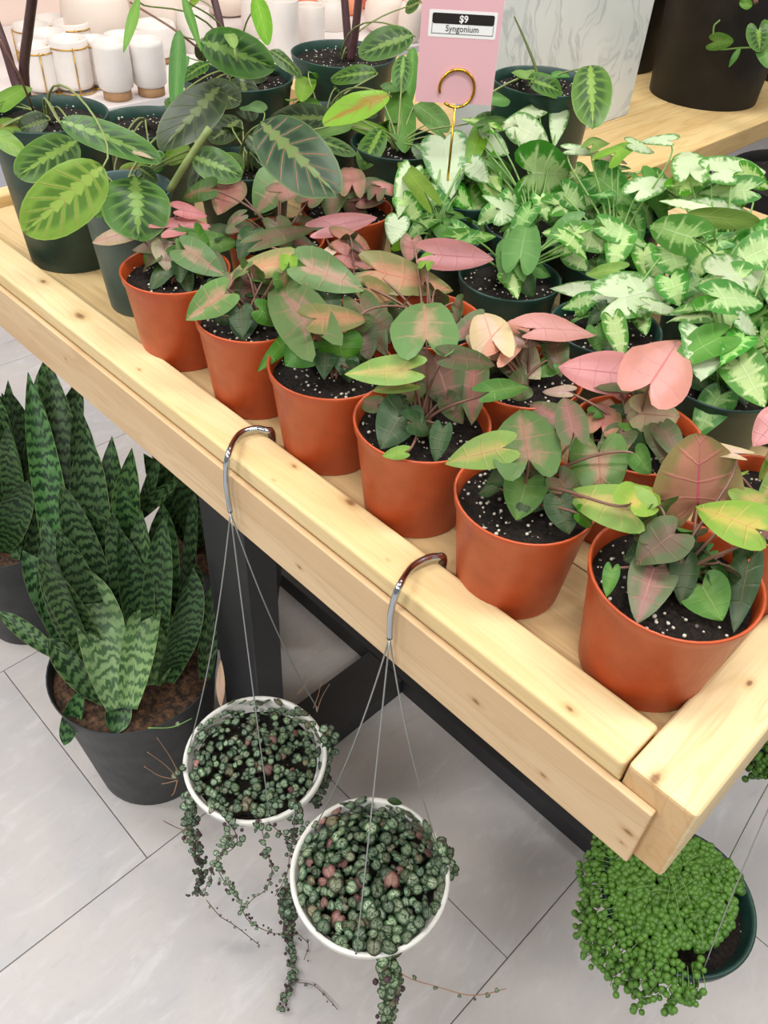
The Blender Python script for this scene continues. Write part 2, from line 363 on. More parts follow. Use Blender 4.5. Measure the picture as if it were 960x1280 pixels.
# ---------------------------------------------------------------- display table
DZ=.878
tbl=thing('display_table','long pale pine display table with a raised wooden rim and black steel frame','table',(-1.2,1.2,0))
def kn(c,axis,pts):   # knots given as world points -> local coordinates of a board centred at c
    out=[]
    for p,r in pts:
        q=Vector(p)-Vector(c)
        if axis=='y': q=Vector((q.y,-q.x,q.z))
        out.append((q.x,q.y,q.z,r))
    return out
def board(name,b,mat,parent=tbl,axis='x',bev=.004,**k):
    x0,x1,y0,y1,z0,z1=b; c=Vector(((x0+x1)/2,(y0+y1)/2,(z0+z1)/2)); hx,hy,hz=(x1-x0)/2,(y1-y0)/2,(z1-z0)/2
    if axis=='y': hx,hy=hy,hx
    bm=bmesh.new(); box(bm,-hx,hx,-hy,hy,-hz,hz,bev)
    o=obj(name,bm,mat,parent,loc=c-rootloc(parent),smooth=False,**k)
    if axis=='y': o.rotation_euler=(0,0,PI/2)
    return o
XL=-1.76
fr=((XL-.113)/2,.5135,.887)
k1=kn(fr,'x',[(onZ(54,352,.9),.006),(onZ(100,395,.9),.009),(onZ(368,583,.9),.004),(onZ(438,628,.9),.007),(onZ(712,886,.9),.004),(onZ(174,462,.9),.003),(onZ(342,600,.9),.002),(onZ(485,700,.9),.002)])
board('side_rim_board',(XL,XL+.044,.5465,1.52,.77,.9),wood('pine_left_side'),axis='y',bev=.004)
board('rim_board',(XL,-.113,.4815,.5455,.871,.9),wood('pine_rim','E6CFA0','DDC28C','CBA56E',k1,.5),bev=.005)
fc=((XL-.069)/2,.48025,.81925)
k2=kn(fc,'x',[(onY(375,708,.477),.004),(onY(596,876,.477),.005),(onY(680,968,.477),.004),(onY(786,1039,.477),.005),(onY(778,1052,.477),.003),(onY(83,448,.477),.003),(onY(375,535,.477),.003)])
board('fascia_board',(XL,-.069,.4755,.485,.77,.8685),wood('pine_fascia','DEC29A','D3B38A','BF986A',k2,.7),bev=.002)
board('rim_backing',(XL,-.113,.4865,.545,.772,.870),wood('pine_backing'),bev=.002)
sc=(-.0735,1.2093,.835)
k3=kn(sc,'y',[(onZ(823,968,.9),.006),(onZ(940,850,.9),.004)])
board('side_rim_board',(-.111,-.036,.4858,1.92,.771,.9),wood('pine_side','E8D2A4','DFC591','CCA873',k3,.9),axis='y',bev=.006)
dk=wood('pine_deck','D6BC8C','C8A976','B08C58',(),.9)
y=.547
while y<1.9:
    board('plank',(XL+.045 if y<1.5 else -.965,-.1125,y,min(y+.1385,1.92),.852,DZ),dk,bev=.0015); y+=.14
bar=lambda nm,b: boxo(nm,b,M['steel'],tbl,.002)
z1=FZ+.064
bar('table_leg',(-1.065,-.922,.612,.683,z1,.768)); bar('foot',(-1.065,-.922,.58,1.114,FZ,z1)); bar('foot',(-1.065,-.922,1.186,1.55,FZ,z1))
bar('stretcher',(-1.74,-.20,1.116,1.184,FZ,z1)); 
bar('table_leg',(-.24,-.14,1.45,1.52,FZ,.80)); bar('table_leg',(-1.74,-1.60,1.45,1.52,FZ,.80)); bar('table_leg',(-1.065,-.922,1.45,1.52,z1,.80))
bar('cross_beam',(-1.74,-.14,1.45,1.52,.802,.85)); bar('cross_beam',(-1.74,-.14,.612,.683,.77,.85))
# ---------------------------------------------------------------- pots
def pot(root,mat,r,h,r2=None,soilz=None,lip=.004,soil='soil',beadh=.012,name='pot'):
    r2=r2 or r*.78; t=.0025; zs=soilz if soilz is not None else h-.018
    bm=bmesh.new()
    rr=lambda z:r2+(r-.003-r2)*z/h
    prof=[(r2-.008,.003),(r2-.002,0),(r2,.003),(rr(h-beadh-.004),h-beadh-.004),(rr(h-beadh)+lip*.6,h-beadh),(r-.001,h-.003),(r,h),(r-t*.8,h+.001),(r-t*1.6,h-.001),(rr(h-beadh)-t,h-beadh-.004),(rr(zs*.5)-t*1.5,zs*.5)]
    lathe(bm,prof,48,cap=True)
    obj(name,bm,mat,root)
    bm=bmesh.new(); n=40; rs=rr(zs)-t*1.2; rings=[]
    rg=random.Random(int(r*1e5+h*7777+root.location.x*991))
    for k in range(7):
        q=k/6; rings.append([bm.verts.new((rs*q*math.cos(2*PI*i/n),rs*q*math.sin(2*PI*i/n),zs+ (0 if k==6 else rg.uniform(-.004,.004))+.004*(1-q))) for i in range(n)])
    for a,b in zip(rings,rings[1:]):
        for i in range(n): bm.faces.new((a[i],a[(i+1)%n],b[(i+1)%n],b[i]))
    bmesh.ops.remove_doubles(bm,verts=rings[0],dist=.001)
    so_=obj('soil',bm,M[soil],root)
    if soil=='soil':
        bm=bmesh.new()
        for _ in range(60):
            a=rg.uniform(0,2*PI); q=rs*math.sqrt(rg.random())*.95; s=rg.uniform(.0008,.0024)
            bmesh.ops.create_icosphere(bm,subdivisions=1,radius=s,matrix=Matrix.Translation((q*math.cos(a),q*math.sin(a),zs+.004+rg.uniform(0,.003)))@Matrix.Diagonal((1,rg.uniform(.7,1.3),.8,1)))
        obj('perlite',bm,M['perlite'],so_,kind='stuff')
# ---------------------------------------------------------------- leaves
SH={
 'syn':([(0,0),(.10,-.17),(.24,-.27),(.38,-.22),(.47,-.06),(.5,.12),(.47,.32),(.39,.53),(.26,.74),(.11,.91),(0,1)],.30),
 'arrow':([(0,0),(.14,-.22),(.32,-.38),(.46,-.36),(.5,-.2),(.44,-.02),(.40,.16),(.36,.38),(.25,.64),(.11,.86),(0,1)],.34),
 'round':([(0,0),(.10,-.30),(.26,-.45),(.42,-.34),(.5,-.05),(.5,.22),(.43,.50),(.33,.72),(.19,.90),(.08,.98),(0,1)],.35),
 'oval':([(0,0),(.14,.02),(.30,.09),(.43,.22),(.5,.40),(.49,.58),(.43,.75),(.31,.88),(.18,.96),(.07,.995),(0,1)],.03),
 'lance':([(0,0),(.12,.04),(.28,.14),(.42,.28),(.5,.43),(.47,.58),(.38,.72),(.26,.84),(.14,.93),(.05,.98),(0,1)],.03),
}
def leafmesh(B,T,w,nrm,shape='syn',fold=.12,curl=.12,wave=.03,rg=None,NS=14):
    rg=rg or R_
    a=T-B; L=a.length; a.normalize(); nrm=(nrm-a*nrm.dot(a)).normalized(); sd=a.cross(nrm)
    pts,s0=SH[shape]; K=len(pts)-1; ph=rg.uniform(0,6.3); asym=rg.uniform(-.05,.05)
    bm=bmesh.new(); uvl=bm.loops.layers.uv.new('UVMap')
    ts=(0,.3,.62,.86,1.0)
    def O(s):
        f=s*K; i=min(int(f),K-1); f-=i; p0=pts[max(i-1,0)];p1=pts[i];p2=pts[i+1];p3=pts[min(i+2,K)]
        g=lambda k:.5*(2*p1[k]+(p2[k]-p0[k])*f+(2*p0[k]-5*p1[k]+4*p2[k]-p3[k])*f*f+(3*p1[k]-p0[k]-3*p2[k]+p3[k])*f**3)
        return max(g(0),0),g(1)
    for side in (-1,1):
        grid=[]
        for j in range(NS+1):
            s=j/NS; ox,oy=O(s); my=max(0,(s-s0)/(1-s0))**(1.45 if shape in('oval','lance') else 1.2)
            row=[]
            for t in ts:
                x=ox*t*side*(1+asym*side)*w; yy=(my+(oy-my)*t)
                z=fold*abs(x)*1.0 - curl*L*max(0,yy)**2 - curl*.5*abs(x)*(abs(x)/(w*.5+1e-6))
                z+= wave*w*math.sin(ph+s*11+side)*t*t + .012*w*math.sin(2*PI*s*6)*math.sin(PI*min(t,.99))
                if yy<0: z-=curl*.8*L*abs(yy)
                z+=w*.075*mnoise.noise(Vector((x/w*2.6+ph*9,yy*2.4,ph)))
                P=B+a*(yy*L)+sd*x+nrm*z
                row.append((bm.verts.new(P),(.5+.5*side*t,s)))
            grid.append(row)
        for j in range(NS):
            for k in range(len(ts)-1):
                q=[grid[j][k],grid[j+1][k],grid[j+1][k+1],grid[j][k+1]]
                if side<0: q=q[::-1]
                try: fc=bm.faces.new([v[0] for v in q])
                except ValueError: continue
                for lp,v in zip(fc.loops,q): lp[uvl].uv=v[1]
    bmesh.ops.remove_doubles(bm,verts=bm.verts,dist=1e-5)
    return bm
UP=Vector((0,0,1))
def put_leaf(root,B,T,wpx,mat,shape='syn',k=.5,roll=0,fold=.12,curl=.1,stalk=None,src=None,world_w=None,wave=.03,rg=None,name='leaf'):
    a=(T-B).normalized(); mid=(B+T)/2; toC=(CAM-mid).normalized()
    n=UP*(1-k)+toC*k; n=n-a*n.dot(a)
    if n.length<.15: n=toC-a*toC.dot(a)
    n.normalize()
    if roll: n=Matrix.Rotation(math.radians(roll),3,a)@n
    sd=a.cross(n)
    if world_w: w=world_w
    else:
        p0=proj(mid); p1=proj(mid+sd*.01); l=math.hypot(p1[0]-p0[0],p1[1]-p0[1])/.01
        w=wpx/max(l,.45*F/depth(mid))
        w=min(w,.2)
    o=obj(name,leafmesh(B,T,w,n,shape,fold,curl,wave,rg),M[mat],root,world=True)
    if stalk and src is not None:
        S0=src; mid2=(S0+B)/2; h=(B-S0).length
        c1=S0+(UP*h*.32)+(B-S0)*.12; c2=B-a*h*.10-n*h*.12
        pts=[]
        for i in range(13):
            t=i/12; pts.append(S0*(1-t)**3+c1*3*t*(1-t)**2+c2*3*t*t*(1-t)+(B-n*.001)*t**3)
        bm=bmesh.new(); tube(bm,pts,.0021,6,.0012)
        obj('leaf_stalk',bm,M[stalk],root,world=True)
    return o
def auto(px,py,ax,ay,zlo,zhi,bl=.55):
    P=nearaxis(px,py,ax,ay); z=P.z
    z=zlo if z<zlo else min(zlo+(z-zlo)*bl,zhi)
    return onZ(px,py,z)
def plant(root,cx,cy,zr,leaves,stalk,fill=(),zhi=.2,srcz=None,bl=.55,dz=.012,seed=1):
    """leaves: (mat,bx,by,tx,ty,w[,opts])"""
    rg=random.Random(seed); srcz=srcz if srcz is not None else zr-.018
    for L in leaves:
        m,bx,by,tx,ty,w=L[:6]; o=dict(L[6]) if len(L)>6 else {}
        P=auto((bx+tx)/2,(by+ty)/2,cx,cy,zr+.006,zr+zhi,bl)
        z=o.pop('z',P.z); d=o.pop('dz',dz)
        if z-d<zr-.0 and d>0 and (z-zr)<.02: d=min(d,.006)
        B=onZ(bx,by,z+d); T=onZ(tx,ty,z-d)
        s=o.pop('stalk',stalk); a=rg.uniform(0,2*PI); q=rg.uniform(0,.014)
        put_leaf(root,B,T,w,m,stalk=s,src=Vector((cx+q*math.cos(a),cy+q*math.sin(a),srcz)),rg=rg,**{**dict(k=o.pop('k',.62),fold=rg.uniform(.05,.16),curl=rg.uniform(.05,.14)),**o})
    for f in fill:
        m,cnt,r0,r1,z0,z1,sz=f[:7]; shape=f[7] if len(f)>7 else 'syn'
        for i in range(cnt):
            a=(2*PI*(i+rg.uniform(-.3,.3))/cnt+rg.random()) if len(f)<9 else math.radians(133)+math.radians(f[8])*((i+.5+rg.uniform(-.3,.3))/cnt-.5); r=rg.uniform(r0,r1); z=zr+rg.uniform(z0,z1)
            B=Vector((cx+r*math.cos(a),cy+r*math.sin(a),z)); a2=a+rg.uniform(-.6,.6); l=sz*rg.uniform(.75,1.2)
            T=B+Vector((math.cos(a2)*l,math.sin(a2)*l,-l*rg.uniform(.15,.8)))
            if r1<.055 and (T.xy-Vector((cx,cy))).length>.055: q_=(T.xy-Vector((cx,cy))).normalized()*.055; T=Vector((cx+q_.x,cy+q_.y,max(T.z,zr-.008)))
            mm=m if isinstance(m,str) else rg.choice(m)
            put_leaf(root,B,T,0,mm,shape,k=.2,world_w=l*rg.uniform(.62,.85),stalk=stalk,src=Vector((cx+rg.uniform(-.015,.015),cy+rg.uniform(-.015,.015),srcz)),rg=rg,fold=rg.uniform(0,.3),curl=rg.uniform(.1,.4))
def potted(label,cx,cy,potmat,r,h,leaves,stalk,fill=(),r2=None,group=None,name='potted_syngonium',cat='potted plant',z0=DZ,soilz=None,**k):
    root=thing(name,label,cat,(cx,cy,z0),group); pot(root,M[potmat],r,h,r2,soilz)
    plant(root,cx,cy,z0+h,leaves,stalk,fill,srcz=z0+(soilz or h-.018),**k)
    return root
GR='red-potted pink syngoniums on the table'; GW='green-potted white syngoniums on the table'
# ---- front row, right to left
potted('large red-potted pink syngonium in the front corner of the pine table',-.177,.6165,'terra',.0865,.141,[
 ('dpink',872,628,876,541,116,dict(k=1,z=1.10,dz=-.035,fold=-.05,curl=.0,shape='round')),
 ('cream',918,566,846,549,22,dict(z=1.11,roll=30)),
 ('lime',945,662,866,628,62,dict(z=1.10)),('lime',935,630,962,612,60,dict(z=1.085)),
 ('green',765,712,758,746,22),('dusty',818,708,797,775,64,dict(k=.9,z=1.03)),
 ('green',878,732,903,776,66,dict(k=.9,z=1.025)),('dark',935,704,919,784,42,dict(k=.9,z=1.03)),
 ('dark',932,684,918,706,26,dict(z=1.035)),('dark',848,676,820,702,34),('dark',870,680,850,705,30),('midgreen',885,690,850,712,20),
 ],'stalkp',[('dark',6,.005,.03,.0,.03,.042),(['olive','dusty','green','gpc','olive','dark'],7,.015,.05,.015,.06,.058,'syn',230)],seed=1,zhi=.12)
potted('red-potted pink syngonium beside the corner pot, with a heart leaf blushed pink in its middle',-.3523,.60,'terra',.079,.139,[
 ('gpc',749,566,752,622,74,dict(k=.9,shape='round')),('gpc',661,572,649,497,82,dict(k=.9)),('lime',628,560,553,577,46,dict(z=1.07)),
 ('green',658,602,645,650,56,dict(k=.9,z=1.03)),('dark',632,590,606,605,28,dict(z=1.03)),('dark',700,625,712,668,46,dict(z=1.03,k=.8)),
 ('green',725,642,745,658,24,dict(z=1.03)),('green',795,568,815,593,32),('lime',788,638,704,611,62,dict(z=1.06)),('lime',790,628,824,606,56,dict(z=1.075)),('lime',800,640,808,682,40,dict(z=1.05)),
 ('dusty',716,540,704,487,40,dict(k=.9)),('dark',690,600,668,640,40,dict(z=1.03)),('olive',700,600,730,640,40,dict(z=1.035)),
 ('dusty',760,560,770,600,30,dict(z=1.05)),
 ],'stalkp',[('dark',5,.01,.045,.0,.03,.045)],seed=2,zhi=.15)
potted('red-potted syngonium third from the table corner, tall green leaf with a pink rib',-.522,.614,'terra',.0835,.138,[
 ('gpc',533,424,529,360,82,dict(k=.95)),('dusty',543,446,566,512,70,dict(k=.8)),('dusty',592,462,590,528,42,dict(k=.8)),
 ('lime',510,462,428,466,40,dict(z=1.08)),('lime',512,480,462,487,22,dict(z=1.06)),
 ('dark',506,512,476,560,58,dict(k=.9,z=1.03)),('plainlime',505,565,476,569,18,dict(z=1.022)),('dark',514,528,546,533,36,dict(z=1.03)),
 ('dark',553,537,544,577,28,dict(z=1.028)),('olive',563,446,627,452,32,dict(z=1.1)),('green',612,490,667,478,30,dict(z=1.06)),
 ('olive',470,505,448,500,26,dict(z=1.02)),('olive',520,480,490,505,34,dict(z=1.04)),('olive',560,500,580,530,30,dict(z=1.03)),
 ],'stalkp',[('dark',4,.01,.04,.0,.03,.045)],seed=3,zhi=.15)
potted('red-potted pink syngonium directly left of the middle pot, two big overlapping mottled leaves',-.684,.612,'terra',.0830,.138,[
 ('gpc',383,405,338,342,66,dict(k=.95,shape='round')),('gpc',383,333,457,362,50),('orange',397,398,467,392,42,dict(z=1.09)),
 ('midgreen',390,428,356,457,56,dict(k=.9,z=1.04)),('green',424,428,430,454,56,dict(k=.8,z=1.045,shape='round')),
 ('green',365,420,323,460,24,dict(z=1.02,dz=.02)),('olive',450,380,482,440,44,dict(k=.8)),('olive',452,415,462,450,36,dict(z=1.04)),
 ('dark',410,370,420,410,30,dict(z=1.05)),('olive',475,400,487,430,30),('dark',440,460,470,470,20,dict(z=1.03)),
 ],'stalkp',[('dark',5,.01,.04,.0,.035,.05)],seed=4,zhi=.15)
potted('red-potted pink syngonium behind and left of the left basket hook, orange-green top leaf',-.849,.612,'terra',.081,.140,[
 ('gpc',280,368,230,398,46,dict(z=1.05)),('orange',352,326,280,345,34),('plainlime',361,328,365,297,22,dict(k=.9)),
 ('dark',300,388,303,421,32,dict(k=.9,z=1.03)),('dusty',310,345,315,386,42,dict(k=.8)),('midgreen',325,388,357,404,30,dict(z=1.03)),
 ('olive',335,345,345,385,36,dict(k=.8)),('dusty',290,350,285,385,26),('dark',275,395,300,400,22,dict(z=1.02)),
 ],'stalkp',[('dark',5,.01,.03,.0,.03,.042),(['olive','dusty','green','gpc','dark'],7,.015,.05,.015,.06,.058,'syn',230)],seed=5,zhi=.13)
potted('leftmost red pot of the front row, syngonium with a pink leaf',-1.0226,.602,'terra',.0815,.142,[
 ('green',226,303,303,301,38),('gpc',232,312,282,342,42,dict(z=1.05)),('beige',214,305,160,309,24),('beige',205,306,209,338,34,dict(z=1.04)),
 ('dark',225,325,226,351,24,dict(z=1.03)),('pink',212,286,273,275,36,dict(roll=-20)),('pink',225,262,262,268,22),('cream',162,290,112,302,24),
 ('olive',262,322,284,345,26,dict(z=1.03)),
 ],'stalkp',[('dark',4,.01,.03,.0,.03,.04),(['olive','dusty','green','gpc'],6,.015,.05,.01,.05,.055,'syn',230)],seed=6,zhi=.12)
# ---- second row
potted('red-potted syngonium behind the second front pot, with two broad bright pink leaves',-.334,.79,'terra',.080,.140,[
 ('pink',813,480,853,418,88,dict(k=1)),('pink',772,466,694,457,54,dict(k=.8)),('pink',772,475,783,503,30),('beige',800,517,854,521,48,dict(k=.8)),
 ('beige',790,512,773,523,28),('green',785,541,831,552,24,dict(z=1.03)),('cream',709,489,675,487,18),
 ('dusty',694,522,660,500,34),('dpink',752,532,762,494,44),('green',745,515,768,510,20),('dpink',780,545,800,500,28),('dusty',722,545,706,486,38,dict(k=.9)),
 ],'stalkp',[('dark',4,.02,.05,.0,.03,.045),(['olive','dusty'],5,.03,.06,.02,.06,.05)],seed=7,zhi=.14)
potted('red-potted syngonium at the right edge behind the corner pot, pink leaf drooping',-.165,.80,'terra',.080,.140,[
 ('pink',972,522,942,557,44),('dpink',990,560,955,575,40),('lime',975,575,948,600,28),('dusty',975,610,948,640,30),('pink',1010,560,1040,600,60),
 ],'stalkp',[(['dpink','lime','dusty'],5,.02,.05,.0,.06,.055)],seed=8)
potted('red-potted syngonium behind the middle front pots, with cream and orange-pink fan leaves',-.505,.785,'terra',.080,.140,[
 ('cream',616,428,600,373,52,dict(k=.9)),('cream',622,434,580,411,42),('pinkorange',627,437,667,389,38,dict(k=.9)),('pink',670,410,753,408,44,dict(roll=-25)),
 ('cream',642,428,698,421,20),('beige',642,436,674,472,50,dict(k=.8)),('olive',692,428,702,470,36),('olive',632,450,660,482,28),
 ('green',690,455,667,470,26),
 ],'stalkp',[(['olive','dark'],5,.02,.05,.0,.05,.05)],seed=9,zhi=.14)
potted('red-potted syngonium behind the tall green leaf, with one olive-orange leaf and a pink leaf above',-.68,.79,'terra',.080,.140,[
 ('orange',472,338,568,362,50),('orange',460,360,500,380,34,dict(roll=20)),('pink',544,318,624,323,40,dict(k=.9)),('dpink',515,300,510,328,28),('plainlime',532,330,540,308,18),
 ('olive',480,375,470,400,34),('olive',450,395,440,420,36,dict(z=1.06)),('dusty',600,400,560,425,30),
 ],'stalkp',[(['olive','dark','dusty'],6,.02,.05,.0,.05,.05)],seed=10,zhi=.14)
potted('red-potted syngonium below the long prayer plant leaf, pointed pink leaf on top',-.85,.79,'terra',.080,.140,[
 ('pink',407,284,479,269,28,dict(k=.9)),('dpink',424,299,467,308,34),('pink',428,318,476,331,30),('cream',410,317,430,299,14),('olive',328,300,402,277,26),('beige',372,318,410,308,14),('green',372,335,352,300,24),
 ('olive',400,330,380,345,26),
 ],'stalkp',[(['olive','dark','dusty'],6,.02,.05,.0,.05,.05)],seed=11,zhi=.14)
potted('red-potted syngonium under the prayer plants, furthest left of the second row',-1.02,.79,'terra',.080,.140,[
 ('dpink',288,232,272,267,46),('gpc',262,236,223,246,30),('gpc',352,222,320,262,56),('dpink',352,240,395,228,30),('dusty',385,250,405,228,30),
 ('olive',300,290,330,275,30),('dark',270,290,290,270,26),
 ],'stalkp',[(['olive','dark','dusty'],7,.02,.06,.0,.06,.05)],seed=12,zhi=.14)
potted('red-potted syngonium behind the second row, dusty pink leaf standing beside a white one',-1.035,.96,'terra',.080,.140,[
 ('dpink',440,230,438,190,34,dict(k=.9)),('dpink',425,228,428,258,40),('olive',444,236,489,218,24),('dpink',450,250,488,240,30),('dusty',470,240,478,215,22),('dusty',380,235,405,215,30),
 ],'stalkp',[(['olive','dusty','dpink'],6,.02,.06,.0,.05,.05)],seed=13,zhi=.14)
# ---- white syngoniums
WG='greenpot'
def wfill(n=9): return [(['ggreen','wgreen','midgreen','ggreen'],n+5,.02,.07,.0,.08,.062),('dark',4,.01,.04,-.005,.02,.045)]
potted('green-potted white syngonium behind the large pink leaf, heart leaf hanging over its rim',-.327,.985,WG,.080,.140,[
 ('white',887,425,876,474,84,dict(k=.9,shape='arrow',z=1.07)),('wgreen',886,402,955,412,66),('wgreen',925,350,872,353,50),('white',905,345,966,338,62),
 ('wgreen',924,452,957,507,60,dict(z=1.06)),('white',925,400,950,418,26,dict(z=1.1)),('dark',865,468,885,490,30,dict(z=1.02)),('wgreen',900,372,965,372,50,dict(z=1.12)),
 ('ggreen',950,420,975,450,50),('wgreen',960,310,910,330,50),
 ],'stalkw',wfill(7),seed=21,zhi=.16)
potted('green-potted white syngonium in the middle, one nearly all-white pointed leaf',-.505,.975,WG,.080,.140,[
 ('white',773,372,855,352,62,dict(k=.8)),('white',766,367,684,357,28),('plainlime',773,338,729,340,24),('white',812,381,857,393,18),('wgreen',800,393,808,418,26),
 ('wgreen',767,400,780,449,32,dict(z=1.05)),('midgreen',745,412,750,441,28,dict(z=1.03)),('wgreen',838,312,852,348,52),('wgreen',838,348,850,382,44),('wgreen',735,375,700,385,22,dict(z=1.06)),
 ],'stalkw',[(['ggreen','midgreen','dark'],6,.01,.05,.0,.04,.045)],seed=22,zhi=.14)
potted('green-potted white syngonium showing bare soil, tall green stems and a star-shaped pale leaf',-.69,.985,WG,.080,.140,[
 ('midgreen',650,322,662,263,46,dict(k=.9)),('midgreen',640,335,626,285,34,dict(k=.9)),('wgreen',722,292,772,313,34),('wgreen',722,292,674,287,28),('wgreen',712,315,736,338,32),('wgreen',710,312,680,312,22),
 ('wgreen',758,284,813,308,30),('ggreen',572,297,625,291,24),('midgreen',660,330,690,345,26),('dark',655,350,668,372,26,dict(z=1.03)),('midgreen',655,345,640,365,24,dict(z=1.03)),
 ],'stalkw',[('midgreen',3,.0,.02,.0,.04,.045),(['ggreen','wgreen'],4,.05,.08,.02,.08,.05)],seed=23,zhi=.14)
potted('green-potted white syngonium in front of the price sign, oval white leaf standing up',-.87,1.01,WG,.080,.140,[
 ('white',556,176,562,234,64,dict(k=.95)),('plainlime',530,240,488,184,26,dict(k=.9)),('white',514,216,498,268,34),('white',498,275,490,304,32,dict(z=1.06)),('plainlime',600,166,584,213,26),
 ('wgreen',575,245,590,258,26),('ggreen',540,252,568,285,36),('white',535,240,560,262,26),('wgreen',505,250,528,280,30),('plainlime',505,300,486,312,20,dict(z=1.03)),('white',590,205,612,228,30),
 ],'stalkw',[(['ggreen','midgreen','wgreen'],7,.01,.06,.0,.05,.05)],seed=24,zhi=.15)
potted('green-potted white syngonium right of the price sign, big round white-veined leaf',-.785,1.16,WG,.080,.140,[
 ('wgreen',665,216,716,219,80,dict(k=.95,shape='round')),('white',648,158,688,182,42),('white',700,138,694,178,26,dict(k=.8)),('white',672,138,616,163,20),('wgreen',612,158,572,140,18),
 ('midgreen',608,155,643,140,20),('wgreen',598,192,626,238,38),('white',625,262,662,264,42,dict(shape='arrow')),('wgreen',620,262,598,278,26),('wgreen',700,256,762,244,34),('white',605,175,640,190,34),('wgreen',640,245,628,272,30),
 ],'stalkw',[(['ggreen','midgreen','wgreen'],8,.01,.06,.0,.06,.05)],seed=25,zhi=.16)
potted('green-potted white syngonium in the middle of the back, green leaf with white veins',-.62,1.16,WG,.080,.140,[
 ('ggreen',747,222,797,260,52,dict(k=.8)),('white',800,237,845,212,36),('white',715,187,758,190,16),('plainlime',770,190,808,168,28,dict(shape='arrow')),('plainlime',742,180,768,165,22),('white',835,175,798,172,22),
 ('cream',750,195,788,203,12),('wgreen',705,240,735,262,34),('ggreen',775,270,800,285,30),('white',790,180,820,190,18),
 ],'stalkw',wfill(8),seed=26,zhi=.16)
potted('green-potted white syngonium at the back right under the pine bench, broad white leaves',-.452,1.20,WG,.080,.140,[
 ('white',862,216,856,178,46,dict(k=.8)),('white',898,214,965,209,42),('wgreen',852,232,898,212,34),('wgreen',936,238,870,240,38),('white',876,260,819,244,16,dict(z=1.12)),('ggreen',865,297,803,277,54,dict(k=.9,z=1.12)),
 ('plainlime',858,268,955,280,28,dict(shape='oval',roll=40,z=1.13)),('white',885,258,952,268,22),('wgreen',895,300,918,290,26),('wgreen',930,215,965,235,30),
 ],'stalkw',wfill(8),seed=27,zhi=.18)
potted('green-potted white syngonium at the right edge, cream-green leaves cut by the frame',-.29,1.155,WG,.080,.140,[
 ('wgreen',965,300,905,322,56),('white',985,330,930,330,50),('wgreen',975,280,940,295,30)],'stalkw',wfill(8),seed=28,zhi=.15)
potted('green-potted white syngonium directly behind the sign stake, mostly hidden leaves',-.952,1.178,WG,.080,.140,[('wgreen',560,235,590,262,34),('ggreen',600,210,585,240,34),('midgreen',560,215,545,240,26)],'stalkw',wfill(8),seed=29,zhi=.15)
potted('green-potted white syngonium in the last row beside the tall dark green pot',-.715,1.335,WG,.080,.140,[('ggreen',745,215,775,235,34),('wgreen',720,215,742,238,30)],'stalkw',wfill(8),seed=30,zhi=.12)
potted('green-potted white syngonium in the last row nearest the pine bench',-.54,1.375,WG,.080,.140,[('wgreen',815,225,840,245,36),('ggreen',850,235,835,262,36)],'stalkw',wfill(8),seed=40,zhi=.12)
# ---- prayer plants
def maranta(label,cx,cy,pm,r,h,leaves,r2=None,stalk='stalkm',**k):
    return potted(label,cx,cy,pm,r,h,leaves,stalk,r2=r2,name='potted_prayer_plant',**k)
SO=dict(shape='oval')
maranta('big dark green pot at the left edge, lime prayer plant leaf hanging over the front',-1.435,.64,'greenpot',.100,.25,[
 ('marlime',129,208,28,292,82,dict(k=1,shape='oval',z=1.165,dz=.035)),('mar',96,176,22,214,58,dict(shape='oval',z=1.15)),('mar',77,152,193,189,40,dict(shape='oval',z=1.19)),
 ('cream',80,155,188,192,12,dict(shape='lance',z=1.185)),('plainlime',5,126,42,97,30),('brownlime',-5,160,38,150,26,SO),('plainlime',-10,165,28,190,24,SO),('plainlime',8,125,-12,140,24),
 ('mardark',60,150,20,160,30,SO)],r2=.082,seed=31,dz=.006,zhi=.1)
maranta('narrow grey-green pot left of the red pots, round prayer plant leaf in front',-1.2,.635,'greypot',.074,.20,[
 ('mar',169,221,173,297,88,dict(k=1,shape='oval',z=1.10,dz=.03)),('mar',240,195,303,218,42,dict(shape='oval')),('plainlime',238,185,205,200,26,SO),
 ('mardark',275,108,204,178,60,dict(shape='oval',z=1.17)),('midgreen',205,195,190,210,22,SO),('mar',130,255,118,270,20,SO)],r2=.054,fill=[('mardark',4,.01,.04,.0,.04,.06,'oval')],seed=32,zhi=.12)
maranta('prayer plant with a long red-veined leaf above the second row of syngoniums',-1.22,.88,'greenpot',.085,.18,[
 ('marred',326,152,416,236,78,dict(k=.9,shape='oval',z=1.17)),('mar',300,215,255,190,40,SO),('mardark',420,150,330,140,38,SO),('mar',385,172,447,190,20,SO),
 ('mardark',300,150,262,175,36,SO),('midgreen',330,140,300,120,26,SO),('mardark',310,190,350,200,34,SO)],fill=[(['mardark','mar'],5,.02,.06,.0,.06,.07,'oval')],seed=33,zhi=.12)
